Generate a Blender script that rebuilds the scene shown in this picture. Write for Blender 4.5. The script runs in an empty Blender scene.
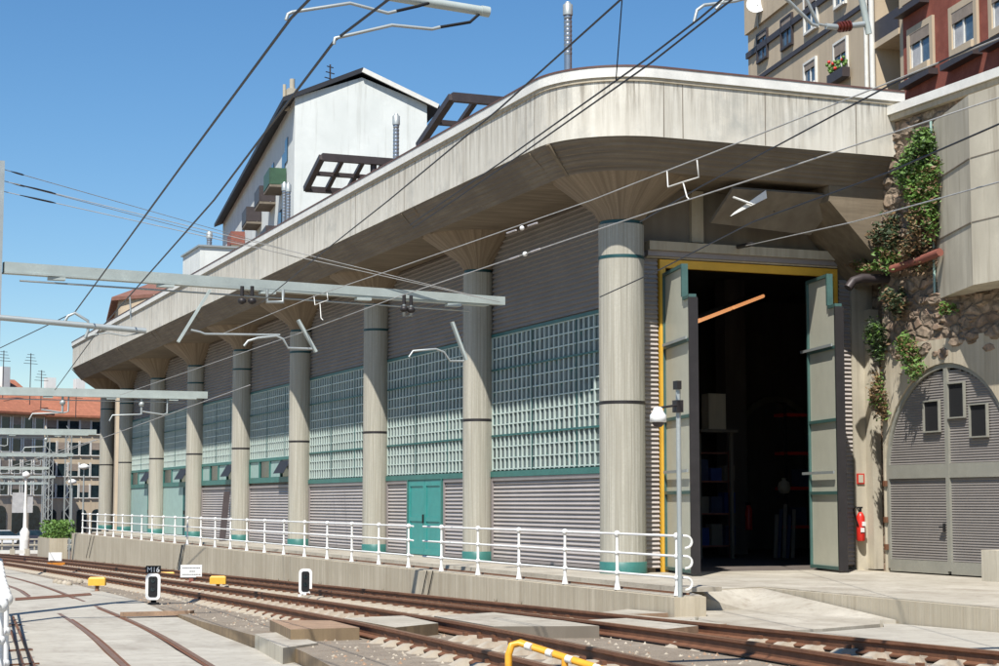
import bpy, math, random
from mathutils import Vector
random.seed(7)
C = bpy.context.scene.collection
R = math.radians
# ---------------------------------------------------------------- camera maths (x = across the tracks, y = along them, z = up)
YAW, EYE, FPX = R(21.8), 1.53, 1770.0
PIT = math.atan(170/1770.)
def ray(x, y):
    a = (x-499.5)/FPX; b = (333-y)/FPX
    Z = math.cos(PIT)-b*math.sin(PIT); U = math.sin(PIT)+b*math.cos(PIT)
    return (a*math.cos(YAW)+Z*math.sin(YAW), -a*math.sin(YAW)+Z*math.cos(YAW), U)
def at_p(x, y, p):
    r = ray(x, y); t = p/r[0]; return (p, t*r[1], EYE+t*r[2])
def at_s(x, y, s):
    r = ray(x, y); t = s/r[1]; return (t*r[0], s, EYE+t*r[2])
def at_z(x, y, z):
    r = ray(x, y); t = (z-EYE)/r[2]; return (t*r[0], t*r[1], z)
def at_d(x, y, d):
    r = ray(x, y); t = d/math.hypot(r[0], r[1]); return (t*r[0], t*r[1], EYE+t*r[2])
def g(s):
    return -0.01-0.015*max(-20, min(s, 260))
def slab(s):                                   # the paved strip left of the track bed, a little lower near the camera
    return g(s)+0.02-0.22*max(0, min(1, (38-s)/12))
def at_f(x, y, fn, h=0.0):
    r = ray(x, y); lo, hi = 3.0, 400.0
    for _ in range(60):
        m = (lo+hi)/2
        if EYE+m*r[2] > fn(m*r[1])+h: lo = m
        else: hi = m
    return (lo*r[0], lo*r[1], fn(lo*r[1])+h)
def at_g(x, y, h=0.0): return at_f(x, y, g, h)
# ---------------------------------------------------------------- materials
MATS = {}
def nodes(name):
    m = bpy.data.materials.new(name); m.use_nodes = True
    nt = m.node_tree; b = nt.nodes['Principled BSDF']
    return m, nt, b
def mixrgb(nt, fac, a, b, mode='MIX'):
    n = nt.nodes.new('ShaderNodeMix'); n.data_type = 'RGBA'; n.blend_type = mode
    if isinstance(fac, (int, float)): n.inputs[0].default_value = fac
    else: nt.links.new(fac, n.inputs[0])
    for i, v in ((6, a), (7, b)):
        if isinstance(v, (tuple, list)): n.inputs[i].default_value = (*v[:3], 1)
        else: nt.links.new(v, n.inputs[i])
    return n.outputs[2]
def noise(nt, scale, vec=(1, 1, 1), detail=4, rough=0.6, lo=0.35, hi=0.65, loc=(0, 0, 0)):
    tc = nt.nodes.new('ShaderNodeTexCoord'); mp = nt.nodes.new('ShaderNodeMapping')
    mp.inputs['Scale'].default_value = vec; mp.inputs['Location'].default_value = loc
    nt.links.new(tc.outputs['Object'], mp.inputs[0])
    n = nt.nodes.new('ShaderNodeTexNoise'); n.inputs['Scale'].default_value = scale
    n.inputs['Detail'].default_value = detail; n.inputs['Roughness'].default_value = rough
    nt.links.new(mp.outputs[0], n.inputs['Vector'])
    r = nt.nodes.new('ShaderNodeMapRange'); r.inputs[1].default_value = lo; r.inputs[2].default_value = hi
    nt.links.new(n.outputs['Fac'], r.inputs[0])
    return r.outputs[0]
def bump(nt, b, h, strength=0.3, dist=0.02):
    n = nt.nodes.new('ShaderNodeBump'); n.inputs['Strength'].default_value = strength; n.inputs['Distance'].default_value = dist
    nt.links.new(h, n.inputs['Height']); nt.links.new(n.outputs[0], b.inputs['Normal'])
def plain(name, col, rough=0.6, metal=0.0, dirt=0.25, dscale=3.0, dcol=None):
    m, nt, b = nodes(name)
    f = noise(nt, dscale, detail=6)
    f2 = noise(nt, dscale*9, detail=3)
    c = mixrgb(nt, f, col, dcol or tuple(v*(1-dirt*1.6) for v in col))
    c = mixrgb(nt, f2, c, tuple(v*(1-dirt) for v in col))
    nt.links.new(c, b.inputs['Base Color']); b.inputs['Roughness'].default_value = rough; b.inputs['Metallic'].default_value = metal
    MATS[name] = m; return m
def concrete(name, col, dark, streak=(0.30, 0.24, 0.17), board=(14, 14, 0.25), amt=0.5, stain=0.5, bstr=0.35):
    m, nt, b = nodes(name)
    c = mixrgb(nt, noise(nt, 1.0, board, 3, 0.5, 0.3, 0.7), col, dark)
    big = noise(nt, 0.6, (1, 1, 1), 5, 0.65, 0.4, 0.7, (3, 1, 7))
    c = mixrgb(nt, big, c, dark)
    st = noise(nt, 1.0, (3.1, 3.1, 0.18), 5, 0.7, 0.52, 0.72, (5, 2, 9))
    mul = nt.nodes.new('ShaderNodeMath'); mul.operation = 'MULTIPLY'; mul.inputs[1].default_value = stain
    nt.links.new(st, mul.inputs[0])
    c = mixrgb(nt, mul.outputs[0], c, streak)
    fine = noise(nt, 30, (1, 1, 1), 3, 0.6, 0.3, 0.7)
    mul2 = nt.nodes.new('ShaderNodeMath'); mul2.operation = 'MULTIPLY'; mul2.inputs[1].default_value = 0.25
    nt.links.new(fine, mul2.inputs[0])
    c = mixrgb(nt, mul2.outputs[0], c, dark)
    nt.links.new(c, b.inputs['Base Color']); b.inputs['Roughness'].default_value = 0.9
    bump(nt, b, noise(nt, 1.0, board, 3, 0.5, 0.3, 0.7, (1, 1, 1)), bstr, 0.02)
    MATS[name] = m; return m
mf = concrete('concrete_fascia', (0.68, 0.65, 0.57), (0.52, 0.485, 0.41), (0.30, 0.265, 0.21), (5, 5, 0.3), stain=0.55)
nt = mf.node_tree; bs = nt.nodes['Principled BSDF']; cur = bs.inputs['Base Color'].links[0].from_socket
tc = nt.nodes.new('ShaderNodeTexCoord'); sp = nt.nodes.new('ShaderNodeSeparateXYZ'); nt.links.new(tc.outputs['Object'], sp.inputs[0])
mr = nt.nodes.new('ShaderNodeMapRange'); mr.inputs[1].default_value = 9.3; mr.inputs[2].default_value = 10.45; nt.links.new(sp.outputs[2], mr.inputs[0])
pw = nt.nodes.new('ShaderNodeMath'); pw.operation = 'POWER'; pw.inputs[1].default_value = 1.1; nt.links.new(mr.outputs[0], pw.inputs[0])
m2 = nt.nodes.new('ShaderNodeMath'); m2.operation = 'MULTIPLY'; nt.links.new(pw.outputs[0], m2.inputs[0]); nt.links.new(noise(nt, 1.0, (6.5, 6.5, .3), 6, .75, .47, .64, (2, 8, 1)), m2.inputs[1])
nt.links.new(mixrgb(nt, m2.outputs[0], cur, (0.19, 0.16, 0.12)), bs.inputs['Base Color'])
bl = noise(nt, 1.0, (.8, .8, .9), 6, .7, .52, .70, (9, 4, 2)); m3 = nt.nodes.new('ShaderNodeMath'); m3.operation = 'MULTIPLY'; m3.inputs[1].default_value = .75; nt.links.new(bl, m3.inputs[0])
cur = bs.inputs['Base Color'].links[0].from_socket; nt.links.new(mixrgb(nt, m3.outputs[0], cur, (0.36, 0.35, 0.31)), bs.inputs['Base Color'])
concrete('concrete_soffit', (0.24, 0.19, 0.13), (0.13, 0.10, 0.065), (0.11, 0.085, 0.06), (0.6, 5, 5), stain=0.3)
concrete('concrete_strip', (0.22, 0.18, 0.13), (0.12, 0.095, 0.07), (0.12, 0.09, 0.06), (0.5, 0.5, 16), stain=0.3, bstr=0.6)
concrete('concrete_wall', (0.53, 0.465, 0.355), (0.38, 0.325, 0.235), (0.27, 0.21, 0.14), (8, 8, 0.3), stain=0.6)
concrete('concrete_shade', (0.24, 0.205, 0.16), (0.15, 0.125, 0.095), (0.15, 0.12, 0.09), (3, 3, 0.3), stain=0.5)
concrete('concrete_old', (0.58, 0.53, 0.42), (0.40, 0.36, 0.28), (0.20, 0.16, 0.11), (1.5, 1.5, 0.5), stain=0.7)
concrete('concrete_floor', (0.50, 0.46, 0.385), (0.34, 0.305, 0.245), (0.22, 0.18, 0.135), (1.1, 0.8, 0.8), stain=0.7)
concrete('concrete_pave', (0.46, 0.43, 0.365), (0.36, 0.33, 0.275), (0.20, 0.165, 0.13), (0.6, 2.5, 1), stain=0.5)
concrete('track_bed', (0.33, 0.285, 0.225), (0.17, 0.135, 0.10), (0.14, 0.10, 0.07), (3, 3, 3), stain=0.8)
concrete('sleeper_concrete', (0.50, 0.445, 0.36), (0.33, 0.28, 0.21), (0.25, 0.16, 0.10), (4, 4, 4), stain=0.5)
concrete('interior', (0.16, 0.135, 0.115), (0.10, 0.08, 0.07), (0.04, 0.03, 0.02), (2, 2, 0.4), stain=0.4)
concrete('render_white', (0.74, 0.755, 0.72), (0.60, 0.62, 0.59), (0.40, 0.40, 0.36), (.5, .5, 0.35), stain=0.6, bstr=0.1)
concrete('render_beige', (0.56, 0.455, 0.32), (0.46, 0.37, 0.26), (0.30, 0.23, 0.16), (1.5, 1.5, 0.3), stain=0.5, bstr=0.1)
concrete('render_tan', (0.55, 0.45, 0.34), (0.44, 0.35, 0.26), (0.28, 0.22, 0.16), (1, 1, 0.3), stain=0.5, bstr=0.1)
plain('teal', (0.045, 0.30, 0.27), 0.45, dirt=0.15)
plain('teal_dark', (0.012, 0.07, 0.075), 0.5, dirt=0.2)
plain('teal_pale', (0.33, 0.47, 0.42), 0.5, dirt=0.15)
plain('teal_frame', (0.045, 0.18, 0.155), 0.45, dirt=0.2)
plain('leaf_frame', (0.06, 0.13, 0.115), 0.45, dirt=0.2)
plain('transom', (0.035, 0.15, 0.14), 0.5)
plain('door_panel', (0.52, 0.51, 0.41), 0.4, dirt=0.08)
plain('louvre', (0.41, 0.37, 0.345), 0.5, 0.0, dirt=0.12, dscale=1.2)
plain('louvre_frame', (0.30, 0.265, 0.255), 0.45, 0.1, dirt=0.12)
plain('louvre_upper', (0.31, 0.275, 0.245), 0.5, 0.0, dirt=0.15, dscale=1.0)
plain('block_joint', (0.50, 0.58, 0.53), 0.5, dirt=0.1)
plain('white_paint', (0.82, 0.82, 0.80), 0.4, dirt=0.06, dcol=(0.66, 0.64, 0.58))
plain('white_trim', (0.78, 0.76, 0.70), 0.6, dirt=0.15)
plain('brown_trim', (0.15, 0.075, 0.06), 0.6)
plain('yellow', (0.78, 0.44, 0.05), 0.45, dirt=0.12)
plain('yellow_bar', (0.80, 0.38, 0.03), 0.4, dirt=0.15)
plain('orange', (0.75, 0.28, 0.03), 0.5)
plain('rust', (0.23, 0.10, 0.05), 0.7, 0.2, dirt=0.3, dscale=5)
plain('rust_plate', (0.46, 0.30, 0.19), 0.75, 0.1, dirt=0.35, dscale=4)
plain('rail_top', (0.42, 0.24, 0.14), 0.45, 0.6, dirt=0.25)
plain('dark_steel', (0.035, 0.03, 0.03), 0.5, 0.3)
plain('brown_steel', (0.07, 0.055, 0.055), 0.5, 0.2)
plain('galv', (0.42, 0.45, 0.44), 0.45, 0.35, dirt=0.15)
plain('galv_beam', (0.44, 0.49, 0.46), 0.55, 0.1, dirt=0.15)
plain('flue_metal', (0.45, 0.47, 0.49), 0.3, 0.8, dirt=0.2)
plain('gate_metal', (0.33, 0.32, 0.27), 0.5, 0.15, dirt=0.15)
plain('gate_slat', (0.26, 0.235, 0.215), 0.5, 0.15, dirt=0.1)
plain('scuffed', (0.2, 0.2, 0.2))
plain('black', (0.006, 0.006, 0.007), 0.8)
plain('wire', (0.02, 0.022, 0.03), 0.5, 0.2)
plain('wire_grey', (0.5, 0.49, 0.46), 0.45, 0.1)
plain('red', (0.60, 0.03, 0.02), 0.35, dirt=0.1)
plain('red_pipe', (0.30, 0.10, 0.07), 0.7)
plain('blue_dull', (0.03, 0.06, 0.22), 0.6)
plain('ceramic', (0.55, 0.50, 0.48), 0.25)
plain('ceramic_red', (0.14, 0.03, 0.02), 0.25)
plain('green_paint', (0.045, 0.11, 0.06), 0.5)
plain('oil', (0.06, 0.05, 0.04), 0.6)
plain('roof_brown', (0.26, 0.12, 0.085), 0.85, dirt=0.3)
plain('dark_eave', (0.02, 0.022, 0.03), 0.6)
plain('soil', (0.10, 0.075, 0.05), 0.95)
plain('asphalt', (0.09, 0.085, 0.08), 0.9)
plain('cloth', (0.65, 0.65, 0.68), 0.9)
plain('cloth_dark', (0.05, 0.06, 0.11), 0.9)
plain('skin', (0.45, 0.27, 0.19), 0.6)
plain('tyre', (0.02, 0.02, 0.02), 0.8)
plain('car_white', (0.75, 0.75, 0.75), 0.25, dirt=0.03)
plain('car_dark', (0.05, 0.05, 0.07), 0.25, dirt=0.03)
plain('curtain', (0.55, 0.55, 0.55), 0.8)
plain('blind', (0.35, 0.28, 0.22), 0.7)
def glass(name, col, rough=0.12, cells=False):
    m, nt, b = nodes(name)
    if cells:
        tc = nt.nodes.new('ShaderNodeTexCoord'); sn = nt.nodes.new('ShaderNodeVectorMath'); sn.operation = 'SNAP'; sn.inputs[1].default_value = (9, .29, .2875)
        nt.links.new(tc.outputs['Object'], sn.inputs[0]); wn = nt.nodes.new('ShaderNodeTexWhiteNoise'); nt.links.new(sn.outputs[0], wn.inputs[0]); f = wn.outputs[0]
    else: f = noise(nt, 2.0)
    c = mixrgb(nt, f, col, tuple(v*0.45 for v in col))
    if cells: c = mixrgb(nt, noise(nt, .8, detail=5), c, tuple(v*1.5 for v in col))
    nt.links.new(c, b.inputs['Base Color']); b.inputs['Roughness'].default_value = rough
    b.inputs['Specular IOR Level'].default_value = 0.6
    MATS[name] = m
glass('glass_block', (0.075, 0.095, 0.095), 0.4, True); glass('glass_dark', (0.02, 0.035, 0.04)); glass('glass_blue', (0.10, 0.15, 0.20), 0.1)
def brick(name, c1, c2, mortar, scale, w=0.5, h=0.25, ms=0.02, zrot=0.0):
    m, nt, b = nodes(name)
    tc = nt.nodes.new('ShaderNodeTexCoord'); sep = nt.nodes.new('ShaderNodeSeparateXYZ'); cb = nt.nodes.new('ShaderNodeCombineXYZ')
    ad = nt.nodes.new('ShaderNodeMath'); ad.operation = 'ADD'
    nt.links.new(tc.outputs['Object'], sep.inputs[0]); nt.links.new(sep.outputs[0], ad.inputs[0]); nt.links.new(sep.outputs[1], ad.inputs[1])
    nt.links.new(ad.outputs[0], cb.inputs[0]); nt.links.new(sep.outputs[2], cb.inputs[1])
    br = nt.nodes.new('ShaderNodeTexBrick'); br.inputs['Scale'].default_value = scale
    br.inputs['Color1'].default_value = (*c1, 1); br.inputs['Color2'].default_value = (*c2, 1); br.inputs['Mortar'].default_value = (*mortar, 1)
    br.inputs['Brick Width'].default_value = w; br.inputs['Row Height'].default_value = h; br.inputs['Mortar Size'].default_value = ms
    nt.links.new(cb.outputs[0], br.inputs['Vector'])
    c = mixrgb(nt, noise(nt, 1.2, detail=5), br.outputs['Color'], tuple(v*0.6 for v in c1))
    nt.links.new(c, b.inputs['Base Color']); b.inputs['Roughness'].default_value = 0.9
    bump(nt, b, br.outputs['Fac'], -0.4, 0.01)
    MATS[name] = m
brick('red_brick', (0.34, 0.085, 0.05), (0.26, 0.06, 0.04), (0.30, 0.14, 0.10), 4.0)
brick('roof_tile', (0.46, 0.17, 0.09), (0.34, 0.115, 0.065), (0.16, 0.07, 0.05), 2.0)
def rubble():
    m, nt, b = nodes('rubble')
    tc = nt.nodes.new('ShaderNodeTexCoord'); mp = nt.nodes.new('ShaderNodeMapping')
    mp.inputs['Scale'].default_value = (2.7, 2.7, 4.6)
    nt.links.new(tc.outputs['Object'], mp.inputs[0])
    nz = nt.nodes.new('ShaderNodeTexNoise'); nz.inputs['Scale'].default_value = 1.2
    nt.links.new(mp.outputs[0], nz.inputs['Vector'])
    vm = nt.nodes.new('ShaderNodeVectorMath'); vm.operation = 'ADD'
    sc_ = nt.nodes.new('ShaderNodeVectorMath'); sc_.operation = 'SCALE'; sc_.inputs[3].default_value = .45; nt.links.new(nz.outputs['Color'], sc_.inputs[0])
    nt.links.new(mp.outputs[0], vm.inputs[0]); nt.links.new(sc_.outputs[0], vm.inputs[1])
    v = nt.nodes.new('ShaderNodeTexVoronoi'); v.inputs['Scale'].default_value = 1.0
    nt.links.new(vm.outputs[0], v.inputs['Vector'])
    ve = nt.nodes.new('ShaderNodeTexVoronoi'); ve.inputs['Scale'].default_value = 1.0; ve.feature = 'DISTANCE_TO_EDGE'
    nt.links.new(vm.outputs[0], ve.inputs['Vector'])
    rp = nt.nodes.new('ShaderNodeMapRange'); rp.inputs[1].default_value = 0.0; rp.inputs[2].default_value = 0.22
    nt.links.new(ve.outputs['Distance'], rp.inputs[0])
    sp = nt.nodes.new('ShaderNodeSeparateColor'); nt.links.new(v.outputs['Color'], sp.inputs[0])
    c = mixrgb(nt, sp.outputs[0], (0.46, 0.37, 0.27), (0.24, 0.18, 0.13))
    c = mixrgb(nt, sp.outputs[1], c, (0.34, 0.22, 0.15))
    c = mixrgb(nt, rp.outputs[0], (0.15, 0.115, 0.085), c)
    c = mixrgb(nt, noise(nt, 9, detail=6, lo=.42, hi=.62), c, (0.20, 0.155, 0.11))
    c = mixrgb(nt, noise(nt, 0.9, detail=5, lo=0.5, hi=0.7), c, (0.13, 0.09, 0.06))
    nt.links.new(c, b.inputs['Base Color']); b.inputs['Roughness'].default_value = 0.95
    bump(nt, b, rp.outputs[0], 0.8, 0.06)
    MATS['rubble'] = m
rubble()
def concrete_round(name, col, dark, streak, k=30.0, stain=0.4):
    m, nt, b = nodes(name)
    tc = nt.nodes.new('ShaderNodeTexCoord'); sep = nt.nodes.new('ShaderNodeSeparateXYZ'); nt.links.new(tc.outputs['Object'], sep.inputs[0])
    at = nt.nodes.new('ShaderNodeMath'); at.operation = 'ARCTAN2'; nt.links.new(sep.outputs[1], at.inputs[0]); nt.links.new(sep.outputs[0], at.inputs[1])
    oi = nt.nodes.new('ShaderNodeObjectInfo')
    def lay(ku, kz, sc, lo, hi):
        cb = nt.nodes.new('ShaderNodeCombineXYZ')
        for src, mul, ix in ((at.outputs[0], ku, 0), (sep.outputs[2], kz, 2), (oi.outputs['Random'], 50, 1)):
            q = nt.nodes.new('ShaderNodeMath'); q.operation = 'MULTIPLY'; q.inputs[1].default_value = mul; nt.links.new(src, q.inputs[0]); nt.links.new(q.outputs[0], cb.inputs[ix])
        n = nt.nodes.new('ShaderNodeTexNoise'); n.inputs['Scale'].default_value = sc; n.inputs['Detail'].default_value = 5; n.inputs['Roughness'].default_value = .6
        nt.links.new(cb.outputs[0], n.inputs['Vector'])
        rr = nt.nodes.new('ShaderNodeMapRange'); rr.inputs[1].default_value = lo; rr.inputs[2].default_value = hi; nt.links.new(n.outputs['Fac'], rr.inputs[0]); return rr.outputs[0]
    bd = lay(k, .35, 1, .35, .65)
    c = mixrgb(nt, bd, col, dark)
    c = mixrgb(nt, lay(2, .7, 1, .5, .95), c, dark)
    ms = nt.nodes.new('ShaderNodeMath'); ms.operation = 'MULTIPLY'; ms.inputs[1].default_value = stain; nt.links.new(lay(9, .5, 1, .55, .72), ms.inputs[0])
    c = mixrgb(nt, ms.outputs[0], c, streak)
    ml = nt.nodes.new('ShaderNodeMath'); ml.operation = 'MULTIPLY'; ml.inputs[1].default_value = .3; nt.links.new(noise(nt, 22, detail=4), ml.inputs[0])
    c = mixrgb(nt, ml.outputs[0], c, dark)
    nt.links.new(c, b.inputs['Base Color']); b.inputs['Roughness'].default_value = .92
    bump(nt, b, bd, .5, .015)
    MATS[name] = m
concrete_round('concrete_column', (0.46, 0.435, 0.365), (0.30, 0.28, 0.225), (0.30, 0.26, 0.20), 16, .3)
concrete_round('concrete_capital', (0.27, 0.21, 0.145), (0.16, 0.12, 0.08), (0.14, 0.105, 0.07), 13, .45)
def leafmat(name, a, c2):
    m, nt, b = nodes(name)
    c = mixrgb(nt, noise(nt, 3.0, detail=4), a, c2)
    nt.links.new(c, b.inputs['Base Color']); b.inputs['Roughness'].default_value = 0.6
    MATS[name] = m
leafmat('leaf', (0.13, 0.24, 0.04), (0.06, 0.12, 0.022))
leafmat('leaf_dry', (0.22, 0.14, 0.06), (0.12, 0.07, 0.04))
leafmat('leaf_dark', (0.045, 0.075, 0.025), (0.03, 0.045, 0.018))
def ballast():
    m, nt, b = nodes('ballast')
    c = mixrgb(nt, noise(nt, 14, detail=5, lo=0.3, hi=0.7), (0.26, 0.215, 0.17), (0.10, 0.075, 0.055))
    c = mixrgb(nt, noise(nt, 0.7, detail=4), c, (0.17, 0.11, 0.075))
    nt.links.new(c, b.inputs['Base Color']); b.inputs['Roughness'].default_value = 0.95
    bump(nt, b, noise(nt, 14, detail=5), 0.8, 0.05)
    MATS['ballast'] = m
ballast()
m, nt, b = nodes('lamp_tube'); b.inputs['Base Color'].default_value = (1, .6, .35, 1)
b.inputs['Emission Color'].default_value = (1.0, 0.42, 0.16, 1); b.inputs['Emission Strength'].default_value = 0.5; MATS['lamp_tube'] = m
# ---------------------------------------------------------------- mesh builder
def wloc(o):
    v = Vector((0, 0, 0))
    while o: v += Vector(o.location); o = o.parent
    return v
class MB:
    def __init__(s): s.v = []; s.f = []; s.m = []; s.sm = []
    def add(s, vs, fs, m=0, smooth=False):
        o = len(s.v); s.v += [tuple(v) for v in vs]
        for f in fs: s.f.append(tuple(o+i for i in f)); s.m.append(m); s.sm.append(smooth)
        return s
    def box(s, x0, x1, y0, y1, z0, z1, m=0):
        vs = [(x, y, z) for z in (z0, z1) for y in (y0, y1) for x in (x0, x1)]
        return s.add(vs, [(0, 2, 3, 1), (4, 5, 7, 6), (0, 1, 5, 4), (2, 6, 7, 3), (0, 4, 6, 2), (1, 3, 7, 5)], m)
    def hexa(s, b4, t4, m=0):                  # bottom four and top four corners, same winding
        return s.add(list(b4)+list(t4), [(3, 2, 1, 0), (4, 5, 6, 7), (0, 1, 5, 4), (1, 2, 6, 5), (2, 3, 7, 6), (3, 0, 4, 7)], m)
    def prism(s, poly, z0, z1, m=0):           # z0, z1: numbers or functions of (x, y)
        n = len(poly)
        f0 = z0 if callable(z0) else (lambda x, y: z0); f1 = z1 if callable(z1) else (lambda x, y: z1)
        vs = [(x, y, f0(x, y)) for x, y in poly]+[(x, y, f1(x, y)) for x, y in poly]
        fs = [tuple(range(n-1, -1, -1)), tuple(range(n, 2*n))]+[(i, (i+1) % n, n+(i+1) % n, n+i) for i in range(n)]
        return s.add(vs, fs, m)
    def bar(s, a, b, w, h, m=0, up=(0, 0, 1)): # rectangular bar from a to b
        a, b = Vector(a), Vector(b); d = (b-a).normalized(); u = Vector(up)
        if abs(d.dot(u)) > 0.98: u = Vector((0, 1, 0))
        r = d.cross(u).normalized()*w/2; u = r.cross(d).normalized()*h/2
        return s.hexa([a-r-u, a+r-u, a+r+u, a-r+u], [b-r-u, b+r-u, b+r+u, b-r+u], m)
    def tube(s, pts, r, m=0, n=8, cap=True):
        pts = [Vector(p) for p in pts]; rs = r if isinstance(r, (list, tuple)) else [r]*len(pts)
        vs = []; fs = []; prev = None
        for i, p in enumerate(pts):
            d = (pts[min(i+1, len(pts)-1)]-pts[max(i-1, 0)]).normalized()
            if prev is None:
                u = Vector((0, 0, 1)) if abs(d.z) < 0.9 else Vector((1, 0, 0))
            else: u = prev
            r1 = (u-d*u.dot(d)).normalized(); prev = r1; r2 = d.cross(r1)
            for k in range(n):
                a = 2*math.pi*k/n; vs.append(p+(r1*math.cos(a)+r2*math.sin(a))*rs[i])
        for i in range(len(pts)-1):
            for k in range(n):
                k2 = (k+1) % n; fs.append((i*n+k, i*n+k2, (i+1)*n+k2, (i+1)*n+k))
        s.add(vs, fs, m, True)
        if cap:
            s.add(vs[:n], [tuple(range(n-1, -1, -1))], m); s.add(vs[-n:], [tuple(range(n))], m)
        return s
    def lathe(s, prof, c, m=0, n=24, smooth=True):   # prof [(r, z)]
        vs = []; fs = []
        for r, z in prof:
            for k in range(n):
                a = 2*math.pi*k/n; vs.append((c[0]+r*math.cos(a), c[1]+r*math.sin(a), c[2]+z))
        L = len(prof)
        for i in range(L-1):
            for k in range(n): k2 = (k+1) % n; fs.append((i*n+k, i*n+k2, (i+1)*n+k2, (i+1)*n+k))
        s.add(vs, fs, m, smooth)
        s.add(vs[:n], [tuple(range(n-1, -1, -1))], m); s.add(vs[-n:], [tuple(range(n))], m)
        return s
    def ball(s, c, r, m=0, n=12, sz=1.0):
        return s.lathe([(max(0.001, r*math.sin(math.pi*i/7)), -r*sz*math.cos(math.pi*i/7)) for i in range(8)], c, m, n)
    def build(s, name, mats, parent=None, local=False):
        me = bpy.data.meshes.new(name)
        off = Vector((0, 0, 0)) if local or not parent else wloc(parent)
        me.from_pydata([tuple(Vector(v)-off) for v in s.v], [], s.f)
        if isinstance(mats, str): mats = [mats]
        for k in mats: me.materials.append(MATS[k])
        me.polygons.foreach_set('material_index', s.m); me.polygons.foreach_set('use_smooth', s.sm)
        me.update()
        o = bpy.data.objects.new(name, me); C.objects.link(o)
        if parent: o.parent = parent
        return o
def tag(o, label=None, cat=None, group=None, kind=None):
    for k, v in (('label', label), ('category', cat), ('group', group), ('kind', kind)):
        if v: o[k] = v
    return o
def thing(name, loc, label, cat, group=None, rz=0):
    o = bpy.data.objects.new(name, None); C.objects.link(o); o.location = loc; o.rotation_euler.z = rz
    return tag(o, label, cat, group)
def copy_tree(o, parent=None):
    c = o.copy(); C.objects.link(c); c.parent = parent
    for ch in list(o.children): copy_tree(ch, c)
    return c
def struct(o): o['kind'] = 'structure'; return o
# ================================================================ SETTING
for nm, pz_ in (('concrete_pave', (0.17, 0.14, 0.11)), ('concrete_floor', (0.17, 0.13, 0.095))):    # patchy dirt, tyre and oil marks
    mm = MATS[nm]; nt = mm.node_tree; bs = nt.nodes['Principled BSDF']
    for a_ in ((.9, (1, .45, 1), .50, .72, .55), (5.0, (1, 1, 1), .55, .72, .45)):
        cur = bs.inputs['Base Color'].links[0].from_socket
        q = nt.nodes.new('ShaderNodeMath'); q.operation = 'MULTIPLY'; q.inputs[1].default_value = a_[4]; nt.links.new(noise(nt, a_[0], a_[1], 7, .72, a_[2], a_[3], (4, 4, 4)), q.inputs[0])
        nt.links.new(mixrgb(nt, q.outputs[0], cur, pz_), bs.inputs['Base Color'])
b_ = MB()                                       # ground, one sheet out to the horizon
ys = [-60, -10, 0, 10, 20, 30, 40, 60, 90, 120, 160, 200, 260, 500, 1500, 4000]
xs = [-3000, -600, -100, -30, 0, 10, 20, 40, 120, 600, 3000]
vs = [(x, y, g(y)-0.36) for y in ys for x in xs]; n = len(xs)
b_.add(vs, [(j*n+i, j*n+i+1, (j+1)*n+i+1, (j+1)*n+i) for j in range(len(ys)-1) for i in range(n-1)])
struct(b_.build('ground', 'ballast'))
EDGE = [(4.3, 0), (4.9, 10), (5.45, 17.5), (5.92, 20.4), (6.3, 23.0), (6.38, 23.8), (6.6, 29.9), (6.9, 35), (7.4, 45), (8.1, 70), (8.6, 92)]
def edge(s):
    for (a, sa), (b, sb) in zip(EDGE, EDGE[1:]):
        if s <= sb: return a+(b-a)*(s-sa)/(sb-sa)
    return EDGE[-1][0]
def sheet(name, mat, left, right, ss, top, thick=0.5):
    m = MB(); L = []
    for s in ss:
        L += [(left(s), s, top(s)), (right(s), s, top(s)), (right(s), s, top(s)-thick), (left(s), s, top(s)-thick)]
    fs = []
    for i in range(len(ss)-1):
        a = i*4; b = a+4
        fs += [(a, a+1, b+1, b), (a+1, a+2, b+2, b+1), (a+3, a, b, b+3)]
    k = (len(ss)-1)*4
    fs += [(3, 2, 1, 0), (k, k+1, k+2, k+3)]
    m.add(L, fs)
    if isinstance(mat, list):
        for i in range(2, 3*(len(ss)-1), 3): m.m[i] = 1
    return m.build(name, mat)
SS = [-2, 5, 10, 14, 18, 20, 22, 24, 26, 28, 30, 32, 34, 36, 38, 42, 50, 60, 70, 80, 92]
concrete('kerb_brown', (0.30, 0.215, 0.12), (0.17, 0.12, 0.07), (0.13, 0.09, 0.06), (5, 5, 0.4), stain=0.7)
bed = MATS['track_bed']; nt = bed.node_tree; bs = nt.nodes['Principled BSDF']; cur = bs.inputs['Base Color'].links[0].from_socket
nt.links.new(mixrgb(nt, noise(nt, 26, detail=4, lo=.42, hi=.6), cur, (0.26, 0.21, 0.155)), bs.inputs['Base Color']); bump(nt, bs, noise(nt, 26, detail=4), .5, .02)
struct(sheet('track_bed', ['track_bed', 'kerb_brown'], edge, lambda s: 13.40, SS, lambda s: g(s)-0.02))
struct(sheet('pavement', 'concrete_pave', lambda s: -14.0, lambda s: edge(s)-0.012, SS, slab, 0.45))
# platform in front of the columns, then the deck on the right, one concrete plinth
b_ = MB()
zt = 0.0
plat = [(13.42, 92), (13.42, 25.9), (14.0, 25.9), (14.4, 27.5), (16.42, 28.25), (16.36, 24), (16.1, 16), (23, 16), (23, 35), (17.2, 35.2), (17.2, 92)]
b_.prism(plat[::-1] if False else plat, -2.4, zt)
pf = b_.build('platform', 'concrete_wall'); struct(pf)
b_ = MB(); b_.prism([(13.52, 91.9), (13.52, 26.0), (13.98, 26.0), (14.42, 27.6), (16.5, 28.3), (16.44, 24), (16.2, 16.1), (22.5, 16.1), (22.5, 34.9), (17.1, 34.9), (17.05, 91.9)], 0.0005, 0.02)
struct(b_.build('pavement', 'concrete_floor'))
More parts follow.
